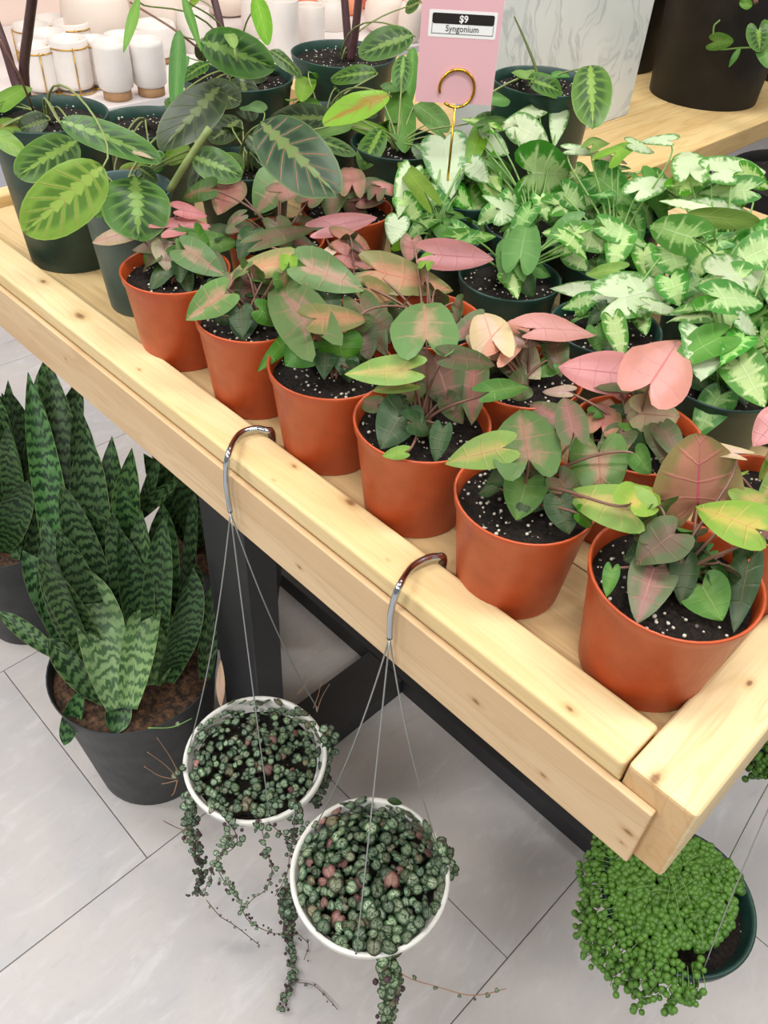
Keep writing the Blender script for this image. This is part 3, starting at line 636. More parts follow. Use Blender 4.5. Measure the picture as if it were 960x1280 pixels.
maranta('prayer plant in a dark green pot, big feathered leaf in front of the white cylinders',-1.584,1.142,'greenpot',.120,.202,[
 ('mar',252,52,340,82,58,dict(k=.9,shape='oval',z=1.2)),('midgreen',224,38,219,126,22,dict(shape='oval',z=1.2,k=1)),('plainlime',320,-4,332,43,24,dict(shape='oval',z=1.28,k=1)),('midgreen',228,-8,246,47,12,dict(shape='lance',z=1.28,k=1)),
 ('plainlime',174,-5,157,56,15,dict(shape='lance',z=1.3,k=1)),('plainlime',293,60,283,25,16,dict(shape='oval',z=1.25)),('plainlime',250,0,230,8,14,SO),('mardark',290,95,335,90,30,SO),('midgreen',235,70,222,100,10,SO),
 ('mardark',255,110,300,125,40,SO),('mar',215,120,240,150,34,SO)],r2=.09,fill=[(['mardark','mar','midgreen'],5,.03,.10,.0,.05,.07,'oval')],seed=34,zhi=.25)
maranta('dark green pot with two dark purple stems in front of the white shelf',-1.587,1.452,'greenpot',.124,.202,[
 ('mar',516,44,449,64,40,dict(shape='oval',z=1.2)),('midgreen',516,60,512,112,18,dict(shape='oval',k=1)),('mar',525,2,505,12,18,SO)],r2=.095,seed=35,zhi=.2)
maranta('dark green pot with bright narrow prayer plant leaves, between the two larger pots',-1.36,1.19,'greenpot',.085,.17,[
 ('plainlime',376,128,390,62,26,dict(shape='oval',k=.9)),('plainlime',366,126,362,118,16,SO),('midgreen',386,90,398,88,12,SO),('midgreen',400,130,365,135,20,SO),('brownlime',486,118,404,146,36,dict(shape='oval',roll=15,z=1.17)),
 ('mar',470,90,410,95,24,SO)],fill=[(['midgreen','mardark'],4,.02,.05,.0,.05,.06,'oval')],seed=36,zhi=.16)
maranta('dark green pot left of the price sign, bright green prayer plant leaves',-1.17,1.22,'greenpot',.095,.16,[
 ('plainlime',430,152,501,170,18,SO),('plainlime',440,158,391,166,16,SO),('midgreen',497,112,506,176,38,dict(shape='oval',k=.9)),('midgreen',478,112,506,102,22,SO),('mar',505,70,500,110,26,SO),('midgreen',520,130,560,160,30,SO),
 ('mardark',440,140,470,135,28,SO),('mar',595,150,640,140,20,SO)],fill=[(['midgreen','mar'],5,.03,.07,.0,.05,.07,'oval')],seed=37,zhi=.16)
m7=maranta('tall dark green pot beside the marble panel, patterned oval leaf hanging to the right',-1.015,1.458,'greenpot',.103,.272,[
 ('mar',738,82,741,154,52,dict(k=1,shape='oval',z=1.17,dz=.02)),('mar',660,98,706,114,28,dict(shape='oval',z=1.17)),('plainlime',664,100,646,78,28,dict(shape='oval',z=1.17)),('midgreen',600,125,640,120,24,SO),
 ('midgreen',690,95,715,88,14,SO)],r2=.083,seed=38,zhi=.1)
bm=bmesh.new(); tube(bm,smoothpath([onZ(676,110,1.16),onZ(668,80,1.19),onZ(656,50,1.22),onZ(643,21,1.25)],5),.0035,7,.0015); obj('stem',bm,M['mardark'],m7,world=True)
pb=potted('dark green pot behind the two left green pots, under a folded leaf',-1.50,.86,'greenpot',.095,.18,[('brownlime',150,215,190,205,20,SO),('mardark',145,185,120,175,24,SO),('mar',190,190,205,205,20,SO)],'stalkm',name='potted_prayer_plant',seed=39)
# purple stems rising out of two pots
def stems(root,lists,r=.011):
    for pts in lists:
        bm=bmesh.new(); tube(bm,smoothpath([onY(px,py,yy) for px,py,yy in pts],5),r,8,r*.85); obj('stem',bm,M['purple'],root,world=True)
def byname(txt):
    for o in S.objects:
        if o.get('label','').startswith(txt): return o
bigp=byname('big dark green pot at the left'); 
stems(bigp,[[(37,150,.68),(30,90,.68),(35,40,.68),(42,-15,.68)],[(42,155,.66),(22,110,.66),(8,65,.66),(-8,20,.66)]],.0095)
stems(byname('dark green pot with two dark'),[[(437,75,1.47),(434,40,1.47),(429,-20,1.47)],[(438,76,1.46),(444,40,1.46),(450,-20,1.46)]],.010)
stems(byname('prayer plant in a dark green'),[[(280,95,1.16),(277,40,1.16),(264,-15,1.16)]],.009)
bm=bmesh.new(); tube(bm,smoothpath([onY(163,3,1.0),onY(215,35,1.0),onY(245,58,1.05),onY(262,70,1.1)],5),.0022,6); obj('stem',bm,M['stalkp'],byname('prayer plant in a dark green'),world=True)
bm=bmesh.new(); tube(bm,[onY(0,50,.55),onY(25,95,.58),onY(52,165,.62)],.002,6); obj('stem',bm,M['stalkp'],bigp,world=True)
bm=bmesh.new(); tube(bm,smoothpath([onZ(212,238,1.09),onZ(232,205,1.13),onZ(262,160,1.18)],5),.0055,8); obj('stem',bm,M['stalkm'],byname('narrow grey-green pot'),world=True)
# ---------------------------------------------------------------- price sign
YS=1.10
P0=onY(519,127,YS); P1=onY(614,131,YS); hr=Vector((P1.x-P0.x,P1.y-P0.y,0))
hr=Vector((.6982,.7159,0)); wS=.17
# the card stands facing the aisle
def onplane(px,py,P,nrm):
    d=ray(px,py); return CAM+d*((P-CAM).dot(nrm)/d.dot(nrm))
sn=Vector((hr.y,-hr.x,0)); Pc=onY(567,129,YS)
A=onplane(519,127,Pc,sn); B=onplane(614,131,Pc,sn); wS=(B-A).dot(hr)
sg=thing('price_sign','pink price card reading $9 Syngonium held in a gold ring clip','sign',(Pc.x,Pc.y,Pc.z-.14)); so=Vector(sg.location)
def sbox(name,u0,u1,v0,v1,d0,d1,mat,bev=0,parent=sg,seg=1):
    """u along the card from its lower left corner, v up, d towards the viewer"""
    bm=bmesh.new(); O=Vector((A.x,A.y,(A.z+B.z)/2))
    if bev:
        loop=[]
        for (cx,cy,a0) in ((u1-bev,v1-bev,0),(u0+bev,v1-bev,PI/2),(u0+bev,v0+bev,PI),(u1-bev,v0+bev,1.5*PI)):
            for k in range(5): loop.append((cx+bev*math.cos(a0+k*PI/8),cy+bev*math.sin(a0+k*PI/8)))
    else: loop=[(u1,v0),(u1,v1),(u0,v1),(u0,v0)]
    fr_=[bm.verts.new(O+hr*u+UP*v+sn*d1) for u,v in loop]; bk=[bm.verts.new(O+hr*u+UP*v+sn*d0) for u,v in loop]
    n_=len(loop); bm.faces.new(fr_); bm.faces.new(bk[::-1])
    for i in range(n_): bm.faces.new((fr_[i],bk[i],bk[(i+1)%n_],fr_[(i+1)%n_]))
    bmesh.ops.recalc_face_normals(bm,faces=bm.faces)
    return obj(name,bm,mat,parent,world=True,smooth=False)
px2=wS/95.2
card=sbox('card',0,wS,0,wS*1.62,0,.001,M['card'])
def uv_of(px,py):
    P=onplane(px,py,Pc,sn); return (P-A).dot(hr), P.z-(A.z+B.z)/2
u0,v1=uv_of(538,11); u1,_=uv_of(623.5,16); _,v0=uv_of(535,45)
lab=sbox('label_sticker',u0-.001,u1-.001,v0,v1,.001,.0013,M['paper'],.002)
H_=v1-v0; Wd=u1-u0
sbox('price_bar',u0+.004,u1-.005,v0+H_*.50,v1-H_*.11,.0013,.0016,M['ink'],.003,parent=lab)
# thin outlines of the lower label box
for (a,b,c,d) in ((u0+.004,u0+.0048,v0+H_*.12,v0+H_*.5),(u1-.0058,u1-.005,v0+H_*.12,v0+H_*.5),(u0+.004,u1-.005,v0+H_*.12,v0+H_*.145)):
    sbox('outline',a,b,c,d,.0013,.0015,M['inkgrey'],parent=lab)
def text(s,u,v,h,mat,d,bold=0,xs=1,name='lettering'):
    cu=bpy.data.curves.new('t','FONT'); cu.body=s; cu.size=h; cu.align_x='CENTER'; cu.extrude=.0001; cu.offset=bold; cu.resolution_u=3
    o=bpy.data.objects.new('t',cu); COL.objects.link(o); dg=bpy.context.evaluated_depsgraph_get(); dg.update()
    me=bpy.data.meshes.new_from_object(o.evaluated_get(dg)); bpy.data.objects.remove(o)
    O=Vector((A.x,A.y,(A.z+B.z)/2))+hr*u+UP*v+sn*d
    me.transform(Matrix(((hr.x*xs,0,sn.x,O.x),(hr.y*xs,0,sn.y,O.y),(0,1,0,O.z),(0,0,0,1))))
    me.materials.clear(); return obj(name,me,mat,lab,world=True,smooth=False)
text('$9',(u0+u1)/2,v0+H_*.58,H_*.36,M['paper'],.0018,.0003)
text('Syngonium',(u0+u1)/2-.001,v0+H_*.23,H_*.33,M['inkgrey'],.0016,.0001,.98)
rc_u,rc_v=uv_of(571,110); rr_=21.5*px2; pts=[]; O=Vector((A.x,A.y,(A.z+B.z)/2))
for k in range(31):
    a=math.radians(195-300*k/30*1.08); pts.append(O+hr*(rc_u+rr_*math.cos(a))+UP*(rc_v+rr_*math.sin(a))+sn*(.004))
bm=bmesh.new(); tube(bm,pts,.0023,8); obj('ring_clip',bm,M['gold'],sg,world=True)
q=O+hr*rc_u+UP*(rc_v-rr_)+sn*.004
bm=bmesh.new(); tube(bm,[q,q-UP*.16],.002,8); obj('stake',bm,M['gold'],sg,world=True)
# ---------------------------------------------------------------- back bench, marble box, black pots
bz=.9
bench=thing('pine_bench','thick pine bench top behind the table, carrying the black pots','bench',(-1.4,3.2,0))
nb=4; bw=(1.05)/nb
bx0,bx1=-2.02,-.973
wb=wood('pine_bench','E0C48C','D2B077','B98F58',[],.8)
for i in range(nb):
    board('plank',(bx0+bw*i+.001,bx0+bw*(i+1)-.001 if i<nb-1 else bx1,1.585,4.6,bz-.055,bz),wb,bench,axis='y',bev=.003)
for (x,yy) in ((-1.95,2.3),(-1.1,2.3),(-1.95,4.4),(-1.1,4.4)): boxo('bench_leg',(x-.03,x+.03,yy-.03,yy+.03,FZ,bz-.056),M['steel'],bench)
ym=2.2
mb=tag(boxo('marble_panel',(-1.345,-1.238,1.587,ym,bz+.0005,bz+.62),M['marble'],None,.002),'white grey-veined marble panel standing on the pine bench behind the sign','panel')
def cylpot(label,cx,cy,z0,r,h,mat='matteblack',r2=None,name='black_pot',cat='pot',leaves=(),group=None):
    root=thing(name,label,cat,(cx,cy,z0),group); pot(root,M[mat],r,h,r2 or r*.9,h-.03,lip=.001,beadh=.02); return root
P=onZ(886,118,bz)
b1=cylpot('black pot on the pine bench with a small round-leaved vine on its side',-1.21,2.555,bz,.178,.34,r2=.155)
for (m,bx,by,tx,ty,w,sh) in (('green',893,52,915,52,24,'round'),('green',926,58,911,84,8,'lance'),('mar',948,38,950,64,32,'round'),('green',955,60,962,84,24,'round'),('green',940,8,925,2,14,'oval')):
    put_leaf(b1,onY(bx,by,2.36),onY(tx,ty,2.34),w,m,sh,k=.9)
bm=bmesh.new(); tube(bm,smoothpath([onY(960,58,2.37),onY(925,60,2.37),onY(896,60,2.37),onY(892,35,2.37),onY(900,25,2.38)],6),.0022,6); obj('vine',bm,M['stalkw'],b1,world=True)
bm=bmesh.new(); tube(bm,smoothpath([Vector((-1.21,2.5,1.2)),Vector((-1.17,2.45,1.28)),onY(945,3,2.36)],6),.006,6); obj('stem',bm,M['stalkp'],b1,world=True)
for k in range(5):
    a=k*1.3; put_leaf(b1,Vector((-1.21+.05*math.cos(a),2.5+.05*math.sin(a),1.27)),Vector((-1.21+.14*math.cos(a),2.5+.14*math.sin(a),1.25)),0,'green','oval',world_w=.06,stalk='stalkw',src=Vector((-1.21,2.5,1.2)))
b2=cylpot('black pot on the bench half hidden between the marble panel and the larger black pot',-1.60,2.62,bz,.17,.36,r2=.16)
b3=cylpot('black pot at the right edge of the bench behind the vine',-1.13,3.02,bz,.165,.30,r2=.15)
b4=cylpot('black planter full of soil below the bench edge at the far right',-.735,2.34,FZ,.22,.845-FZ,r2=.20,name='black_planter',cat='planter')
# ---------------------------------------------------------------- white shelf with ceramics
SX=-3.456; SZ=.435
un=thing('white_shelf_unit','white low shelf unit with pale warm lit top carrying ceramics','shelf',(-3.2,2.4,0))
boxo('shelf_top',(-4.94,SX,.0,7.4,SZ-.035,SZ),M['shelfwhite'],un,.002); boxo('front_panel',(-3.8,SX-.03,.0,7.4,FZ,SZ-.036),M['plinth'],un,.002); boxo('kick_strip',(SX-.029,SX-.01,.0,7.4,FZ,FZ+.12),M['shelfwhite'],un,.002)
def cer(label,px,py,rpx,hpx,kind,group,name,cat='pot',z=SZ,r=None):
    """px,py: middle of the base; rpx half width and hpx height in the photograph's frame"""
    P=onZ(px,py,z); s=depth(P)/F; r=rpx*s; h=hpx*s/.84
    root=thing(name,label,cat,P+UP*.0005,group); bm=bmesh.new()
    if kind=='cup':
        lathe(bm,[(r*.75,.16*h),(r*.95,.22*h),(r,.5*h),(r*.97,.9*h),(r*.9,h),(r*.82,h),(r*.8,.6*h),(r*.5,.3*h)],32,cap=True); obj('bowl',bm,M['ceramic'],root)
        bm=bmesh.new(); lathe(bm,[(r*.7,0),(r*.78,.01*h),(r*.78,.15*h),(r*.72,.16*h)],32,cap=True); obj('wooden_base',bm,M['cork'],root)
    elif kind=='rod':
        lathe(bm,[(r*.6,.06*h),(r*.9,.1*h),(r,.2*h),(r,.97*h),(r*.96,h),(r*.9,h),(r*.88,.5*h),(r*.5,.2*h)],32,cap=True); obj('bowl',bm,M['ceramic'],root)
        bm=bmesh.new()
        for k in range(4):
            a=PI/4+k*PI/2+.5; x,yy=math.cos(a)*r*1.06,math.sin(a)*r*1.06; tube(bm,[(x,yy,0),(x,yy,.9*h)],.003,6)
        tube(bm,[(math.cos(k*PI/12)*r*1.03,math.sin(k*PI/12)*r*1.03,.86*h) for k in range(25)],.003,6); tube(bm,[(math.cos(k*PI/12)*r*1.03,math.sin(k*PI/12)*r*1.03,.03*h) for k in range(25)],.003,6)
        obj('brass_frame',bm,M['brass'],root)
    elif kind=='cyl':
        lathe(bm,[(r*.96,0),(r,.01*h),(r,.99*h),(r*.98,h),(r*.9,h),(r*.88,.97*h),(r*.86,.3*h),(.01,.3*h)],40,cap=True); obj('body',bm,M['ceramic'],root)
    elif kind=='round':
        lathe(bm,[(r*.5,0),(r*.8,.1*h),(r,.45*h),(r*.93,.8*h),(r*.7,h),(r*.62,h),(r*.7,.7*h),(r*.3,.3*h)],36,cap=True); obj('body',bm,M['ribbed'],root)
    elif kind in('peach','rose'):
        lathe(bm,[(r*.6,0),(r*.9,.15*h),(r,.5*h),(r*.8,.9*h),(r*.5,h),(r*.4,.95*h)],32,cap=True); obj('body',bm,M[kind],root)
    return root
GC='white cups on cork bases on the shelf'; GB='white pots in brass frames on the shelf'
cer('white rounded cup on a cork base, left of two at the shelf edge',148,123,22,54,'cup',GC,'ceramic_cup','cup')
cer('white rounded cup on a cork base, right of two at the shelf edge',190,118,21,52,'cup',GC,'ceramic_cup','cup')
cer('white pot in a brass rod frame nearest the cups',96,114,23,50,'rod',GB,'framed_pot')
cer('white brass-framed pot left of the nearest one, behind the purple stem',56,116,20,46,'rod',GB,'framed_pot')
cer('white pot in a brass frame behind the nearest framed pot',70,98,22,44,'rod',GB,'framed_pot')
cer('white pot in a brass frame second row, just left of the big pale pot',97,78,22,38,'rod',GB,'framed_pot')
cer('small white framed pot behind the left cup',126,108,16,46,'rod',GB,'framed_pot')
cer('white framed pot at the back left of the shelf, beside the purple stem',48,76,22,34,'rod',GB,'framed_pot')
cer('white framed pot furthest back above the others',70,62,22,30,'rod',GB,'framed_pot')
cer('white cup behind the two front cups, in the strong light',160,88,25,34,'cup',GC,'ceramic_cup','cup')
cer('white cup behind and right of the two front cups',198,76,26,36,'cup',GC,'ceramic_cup','cup')
cer('large ribbed pale round pot behind the cups',128,68,42,64,'round','large pale round pots on the shelf','round_pot')
cer('large pale round pot right of the other large one at the top',205,52,42,60,'round','large pale round pots on the shelf','round_pot')
cer('tall white cylinder pot behind the feathered leaf',354,70,20,52,'cyl','white cylinder pots on the shelf','cylinder_pot')
cer('wide white cylinder pot partly behind the tall one',330,42,27,40,'cyl','white cylinder pots on the shelf','cylinder_pot')
cer('small white cylinder pot right of the tall cylinder',388,55,18,36,'cyl','white cylinder pots on the shelf','cylinder_pot')
cer('white cylinder pot left of the purple stems, further back',415,36,18,26,'cyl','white cylinder pots on the shelf','cylinder_pot')
cer('pale ribbed pot right of the purple stems',480,40,26,32,'round','pale ribbed pots by the purple stems','round_pot')
cer('white cylinder pot at the left behind the hanging narrow leaf',245,62,20,38,'cyl','white cylinder pots on the shelf','cylinder_pot')
cer('pale ribbed pot by the sign behind the patterned leaf',512,52,16,36,'round','pale ribbed pots by the purple stems','round_pot')
cer('small peach pot at the top of the shelf left of the stems',388,16,18,22,'peach','peach pots at the back of the shelf','peach_pot')
cer('rose pink pot at the top of the shelf right of the stems',466,10,20,22,'rose','rose pots at the back of the shelf','rose_pot')
cer('peach pot between the two purple stems at the top',440,18,14,18,'peach','peach pots at the back of the shelf','peach_pot')
cer('white round pot at the top beside the narrow green leaf',285,18,30,26,'round','large pale round pots on the shelf','round_pot')
cer('peach pot beside the sign at the top',512,14,14,24,'peach','peach pots at the back of the shelf','peach_pot')
# ---------------------------------------------------------------- snake plants
def swordmesh(B,T,w,nrm,bend=.0,cup=.18,shape=None,NS=16):
    a=T-B; L=a.length; a.normalize(); nrm=(nrm-a*nrm.dot(a)).normalized(); sd=a.cross(nrm)
    prof=[.55,.72,.86,.95,1,1,.97,.9,.76,.5,.0]; bm=bmesh.new(); uvl=bm.loops.layers.uv.new('UVMap'); g=[]
    us=(-1,-.6,-.2,.2,.6,1)
    for side in (0,1):
        rows=[]
        for j in range(NS+1):
            s=j/NS; f=s*10; i=min(int(f),9); ww=prof[i]+(prof[i+1]-prof[i])*(f-i); ww=max(ww,.015)
            row=[]
            for u in us:
                x=u*ww*w/2; z=cup*w*(u*u)*ww - side*.0045*(1-u*u*.85)*min(1,(1-s)*8) + bend*L*math.sin(PI*s)
                row.append((bm.verts.new(B+a*(s*L)+sd*x+nrm*z),(.5+u/2,s*L/.45)))
            rows.append(row)
        for j in range(NS):
            for k in range(len(us)-1):
                q=[rows[j][k],rows[j][k+1],rows[j+1][k+1],rows[j+1][k]]
                if side: q=q[::-1]
                fc=bm.faces.new([v[0] for v in q])
                for lp,v in zip(fc.loops,q): lp[uvl].uv=v[1]
    return bm
def snake(label,cx,cy,r,h,leaves,fill,seed):
    K_=1.28; cx*=K_; cy*=K_; r*=K_; h0=h; h*=K_; zz=lambda z:1.6-(1.6-z)*K_
    root=thing('snake_plant',label,'potted plant',(cx,cy,FZ),'snake plants on the floor'); pot(root,M['blackpot'],r,h,r*.75,h-.035,soil='bark',lip=.004)
    rg=random.Random(seed)
    for L in leaves:
        bx,by,tx,ty,w,zt=L[:6]; o=L[6] if len(L)>6 else {}
        B=onZ(bx,by,zz(o.get('zb',h0-.03))); T=onZ(tx,ty,zz(zt)); mid=(B+T)/2; toC=(CAM-mid).normalized(); a=(T-B).normalized()
        nm=toC-a*toC.dot(a); nm.normalize(); nm=Matrix.Rotation(math.radians(o.get('roll',rg.uniform(-25,25))),3,a)@nm
        ww=w*depth(mid)/F*1.08
        obj('leaf',swordmesh(B,T,ww,nm,rg.uniform(-.03,.03)),M[o.get('m','sword')],root,world=True)
    for i in range(fill[0]):
        a=math.radians(150)+math.radians(250 if seed!=3 else 230)*((i+rg.uniform(-.3,.3))/fill[0]-.5); q=rg.uniform(.02,r*.6); B=Vector((cx+q*math.cos(a),cy+q*math.sin(a),FZ+h-.04)); l=rg.uniform(*fill[1])*K_; lean=rg.uniform(.05,fill[2])
        T=B+Vector((math.cos(a)*lean,math.sin(a)*lean,1)).normalized()*l
        toC=(CAM-B); toC.z=0; toC.normalize(); nm=Matrix.Rotation(rg.uniform(-.8,.8),3,'Z')@toC
        obj('leaf',swordmesh(B,T,rg.uniform(.065,.085),nm,rg.uniform(-.04,.04)),M['sword'],root,world=True)
    return root
snake('dark banded snake plant in a black nursery pot left of the table leg',-.963,.37,.1557,.3243,[
 (150,885,108,710,54,.50,dict(m='swordlight',zb=.33,roll=4)),(160,885,193,705,38,.50,dict(m='swordlight',zb=.33,roll=-4)),(118,832,107,533,50,.70,dict(roll=8)),(148,842,140,545,44,.66),(200,826,203,628,42,.56,dict(roll=5)),
 (225,806,243,606,18,.62),(172,650,198,570,15,.64,dict(zb=.5)),(160,655,224,597,17,.60,dict(zb=.5)),(68,818,-2,764,20,.36),(112,836,28,688,42,.50,dict(roll=10)),
 (138,874,60,798,42,.40),(100,868,80,932,22,.24,dict(zb=.34)),(150,872,144,918,30,.30,dict(zb=.33)),(183,860,212,764,40,.44,dict(m='swordlight',roll=15)),(205,856,247,748,30,.45),(256,850,262,732,22,.45),
 (120,820,62,452,44,.73),(100,820,35,465,36,.74),(135,800,95,500,40,.70),(140,820,165,560,40,.66),(165,830,170,640,40,.56),(95,840,50,700,34,.5),(128,840,150,690,30,.50)],
 (13,(.26,.40),.3),3)
snake('dark snake plant in a black pot, cut by the left edge of view',-1.50,.37,.14,.30,[
 (-5,690,35,600,40,.5),(10,690,10,475,26,.62),(35,690,60,440,40,.62),(20,700,47,467,18,.6),(-10,660,-5,520,30,.55),(40,700,100,470,40,.6)],
 (18,(.25,.42),.35),5)
snake('snake plant standing behind the others beneath the table rim',-1.16,.72,.14,.30,[],(16,(.28,.42),.32),9)
# ---------------------------------------------------------------- hanging baskets
def heartmesh(name,mat):
    out=[]; 
    bm=bmesh.new(); uvl=bm.loops.layers.uv.new('UVMap'); pts=[(0,-.30),(.14,-.46),(.34,-.44),(.47,-.22),(.46,.05),(.33,.30),(.14,.46),(0,.52),(-.14,.46),(-.33,.30),(-.46,.05),(-.47,-.22),(-.34,-.44),(-.14,-.46)]
    for th,zz in ((0,0),):
        c=bm.verts.new((0,0,.10)); mid=[bm.verts.new((x*.6,y*.6,.075)) for x,y in pts]; rim=[bm.verts.new((x,y,0)) for x,y in pts]; low=[bm.verts.new((x*.9,y*.9,-.05)) for x,y in pts]
        n_=len(pts)
        for i in range(n_):
            j=(i+1)%n_; bm.faces.new((c,mid[i],mid[j])); bm.faces.new((mid[i],rim[i],rim[j],mid[j])); bm.faces.new((rim[i],low[i],low[j],rim[j]))
        bm.faces.new(low[::-1])
    for f in bm.faces:
        for lp in f.loops: lp[uvl].uv=(lp.vert.co.x+.5,lp.vert.co.y+.5)
    bmesh.ops.recalc_face_normals(bm,faces=bm.faces)
    m=bpy.data.meshes.new(name); bm.to_mesh(m); bm.free(); m.polygons.foreach_set('use_smooth',[True]*len(m.polygons)); m.materials.append(mat); return m
HM=[heartmesh('heart_leaf',M['hearts']),heartmesh('heart_leaf',M['hearts2']),heartmesh('heart_leaf',M['hearts3'])]
def look(n,spin):
    n=n.normalized(); u=n.orthogonal().normalized(); v=n.cross(u); R=Matrix((u,v,n)).transposed().to_4x4(); return R@Matrix.Rotation(spin,4,'Z')
def heart(root,P,size,n,rg,mi):
    o=bpy.data.objects.new('leaf',HM[mi]); COL.objects.link(o); o.parent=root
    o.matrix_local=Matrix.Translation(P-Vector(root.location))@look(n,rg.uniform(0,6.3))@Matrix.Scale(size,4)
def add_heart_to(bm,src,P,size,n,spin):
    Mx=Matrix.Translation(P)@look(n,spin)@Matrix.Scale(size,4); vs=[bm.verts.new(Mx@v.co) for v in src.vertices]
    uvl=bm.loops.layers.uv.verify()
    for p in src.polygons:
        try: f=bm.faces.new([vs[i] for i in p.vertices])
        except ValueError: continue
        for lp,i in zip(f.loops,p.vertices): c=src.vertices[i].co; lp[uvl].uv=(c.x+.5,c.y+.5)
def strand(root,pts,ax,ay,rg,sz0=.014,sz1=.006,step=.011,dense=1,buds=.3,mi=0,stem='vinestem'):
    P=[]
    for i,(px,py) in enumerate(pts):
        q=nearaxis(px,py,ax,ay); P.append(q if q.z>FZ+.014 else onZ(px,py,FZ+.014))
    path=smoothpath(P,8); bm=bmesh.new(); tube(bm,path,.0009,5); obj('vine_stem',bm,M[stem],root,world=True)
    bm=bmesh.new(); bb=bmesh.new(); nb=0; acc=0; tot=sum((b-a).length for a,b in zip(path,path[1:])); run=0
    for a,b in zip(path,path[1:]):
        d=(b-a).length; run+=d; acc+=d
        while acc>step:
            acc-=step; f=run/tot; s=sz0+(sz1-sz0)*f
            for q in range(dense):
                off=Vector((rg.uniform(-1,1),rg.uniform(-1,1),rg.uniform(-.6,.6)))*s*.8; n=(CAM-b).normalized()+Vector((rg.uniform(-.8,.8),rg.uniform(-.8,.8),rg.uniform(-.5,.8)))
                if rg.random()<buds*f*1.3:
                    bmesh.ops.create_icosphere(bb,subdivisions=1,radius=s*.35,matrix=Matrix.Translation(b+off*1.5)); nb+=1
                elif s>.0125: heart(root,b+off,s*rg.uniform(.8,1.25),n,rg,mi)
                else: add_heart_to(bm,HM[mi],b+off,s*rg.uniform(.8,1.3),n,rg.uniform(0,6.3))
    if len(bm.verts): obj('small_leaves',bm,M['hearts' if mi==0 else 'hearts2'],root,kind='stuff',world=True)
    else: bm.free()
    if nb: obj('buds',bb,M['bud'],root,kind='stuff',world=True)
    else: bb.free()
def basket_shell(root,r,h,mat,rimh=.022):
    bm=bmesh.new(); lathe(bm,[(r*.55,-h+.003),(r*.60,-h),(r*.66,-h+.012),(r*.86,-rimh-.004),(r*.955,-rimh),(r*.985,-rimh+.004),(r,-.003),(r*.992,0),(r*.945,0),(r*.93,-.006),(r*.86,-.03),(r*.7,-h*.7)],56,cap=True)
    obj('basket_shell',bm,M[mat],root)
    bm=bmesh.new(); lathe(bm,[(.001,-.022),(r*.5,-.024),(r*.89,-.028)],40); obj('soil',bm,M['soil'],root)
def hook(root,pin,pts_out,gather,r=.0058):
    pts=[pin]+pts_out+[gather]; bm=bmesh.new(); tube(bm,smoothpath(pts,8),r,10,r*.62); obj('hook',bm,M['chrome'],root,world=True)
def wires(root,G,ends,r=.0011,sag=.01):
    for E in ends:
        E=Vector(E); pts=[]
        for i in range(13):
            t=i/12; P=G.lerp(E,t); o=(E-G); o.z=0
            pts.append(P+o*(-.9*t*(1-t)*.3)+UP*0)
        bm=bmesh.new(); tube(bm,pts,r,6); e=E+Vector((0,0,-.012)); tube(bm,[E,e],r*1.6,6); obj('wire',bm,M['wire'],root,world=True)
def railhook(root,gpx,gpy,outs,inn):
    G=onY(gpx,gpy,.466); pin=onZ(inn[0],inn[1],.893); pin.y=.5515
    p=[Vector((pin.x,.551,.903)),Vector((pin.x-.002,.545,.9075)),]
    o0=onZ(outs[0][0],outs[0][1],.9085); o1=onZ(outs[1][0],outs[1][1],.908)
    p+= [o0,o1]; 
    for q in outs[2:]: p.append(onY(q[0],q[1],.467))
    hook(root,Vector((pin.x,.5525,.882)),p,G); return G
def bask(label,cx,cy,z,r,gp,outs,inn,ends,nleaf,seed,sz,mauve,holes=()):
    root=thing('hanging_basket',label,'hanging plant',(cx,cy,z),'white baskets of string of hearts hung from the table rim')
    basket_shell(root,r,.105,'whitepot'); G=railhook(root,*gp,outs,inn)
    wires(root,G,[onZ(a,b,z) for a,b in ends])
    rg=random.Random(seed); pl=[]
    tries=0
    while len(pl)<nleaf and tries<9000:
        tries+=1; a=rg.uniform(0,2*PI); q=r*.93*math.sqrt(rg.random()); x,yy=q*math.cos(a),q*math.sin(a)
        if any((x-u)**2+(yy-v)**2<(sz*.46)**2 for u,v in pl): continue
        P=Vector((cx+x,cy+yy,z)); pp=proj(P)
        if any((pp[0]-hx)**2+(pp[1]-hy)**2<hr_**2 for hx,hy,hr_ in holes) and rg.random()<.85: continue
        pl.append((x,yy)); zz=z+rg.uniform(-.010,.026)*(1-.5*(q/r)); n=Vector((x*1.2,yy*1.2,.09))+(CAM-P).normalized()*.07+Vector((rg.uniform(-1,1),rg.uniform(-1,1),0))*.085
        mi=2 if rg.random()<mauve else rg.choice((0,1)); heart(root,Vector((cx+x,cy+yy,zz)),sz*rg.uniform(.6,1.2),n,rg,mi)
    # trailing undergrowth seen between the leaves
    bm=bmesh.new()
    for _ in range(160):
        a=rg.uniform(0,2*PI); q=r*.86*math.sqrt(rg.random()); add_heart_to(bm,HM[0],Vector((cx+q*math.cos(a),cy+q*math.sin(a),z-.016+rg.uniform(0,.01))),sz*rg.uniform(.5,.9),Vector((rg.uniform(-.5,.5),rg.uniform(-.5,.5),1)),rg.uniform(0,6))
    obj('small_leaves',bm,M['hearts'],root,kind='stuff',world=True)
    return root,rg
bA,rgA=bask('white basket of string of hearts on the left hook, with long trailing strands',-.731,.467,.1716,.1375,(288,640),[(318,536),(298,544),(285,570),(283,605)],(340,547),
 [(236,936),(337,1018),(396,884)],200,41,.0195,.03,[(372,985,16),(290,1000,8)])
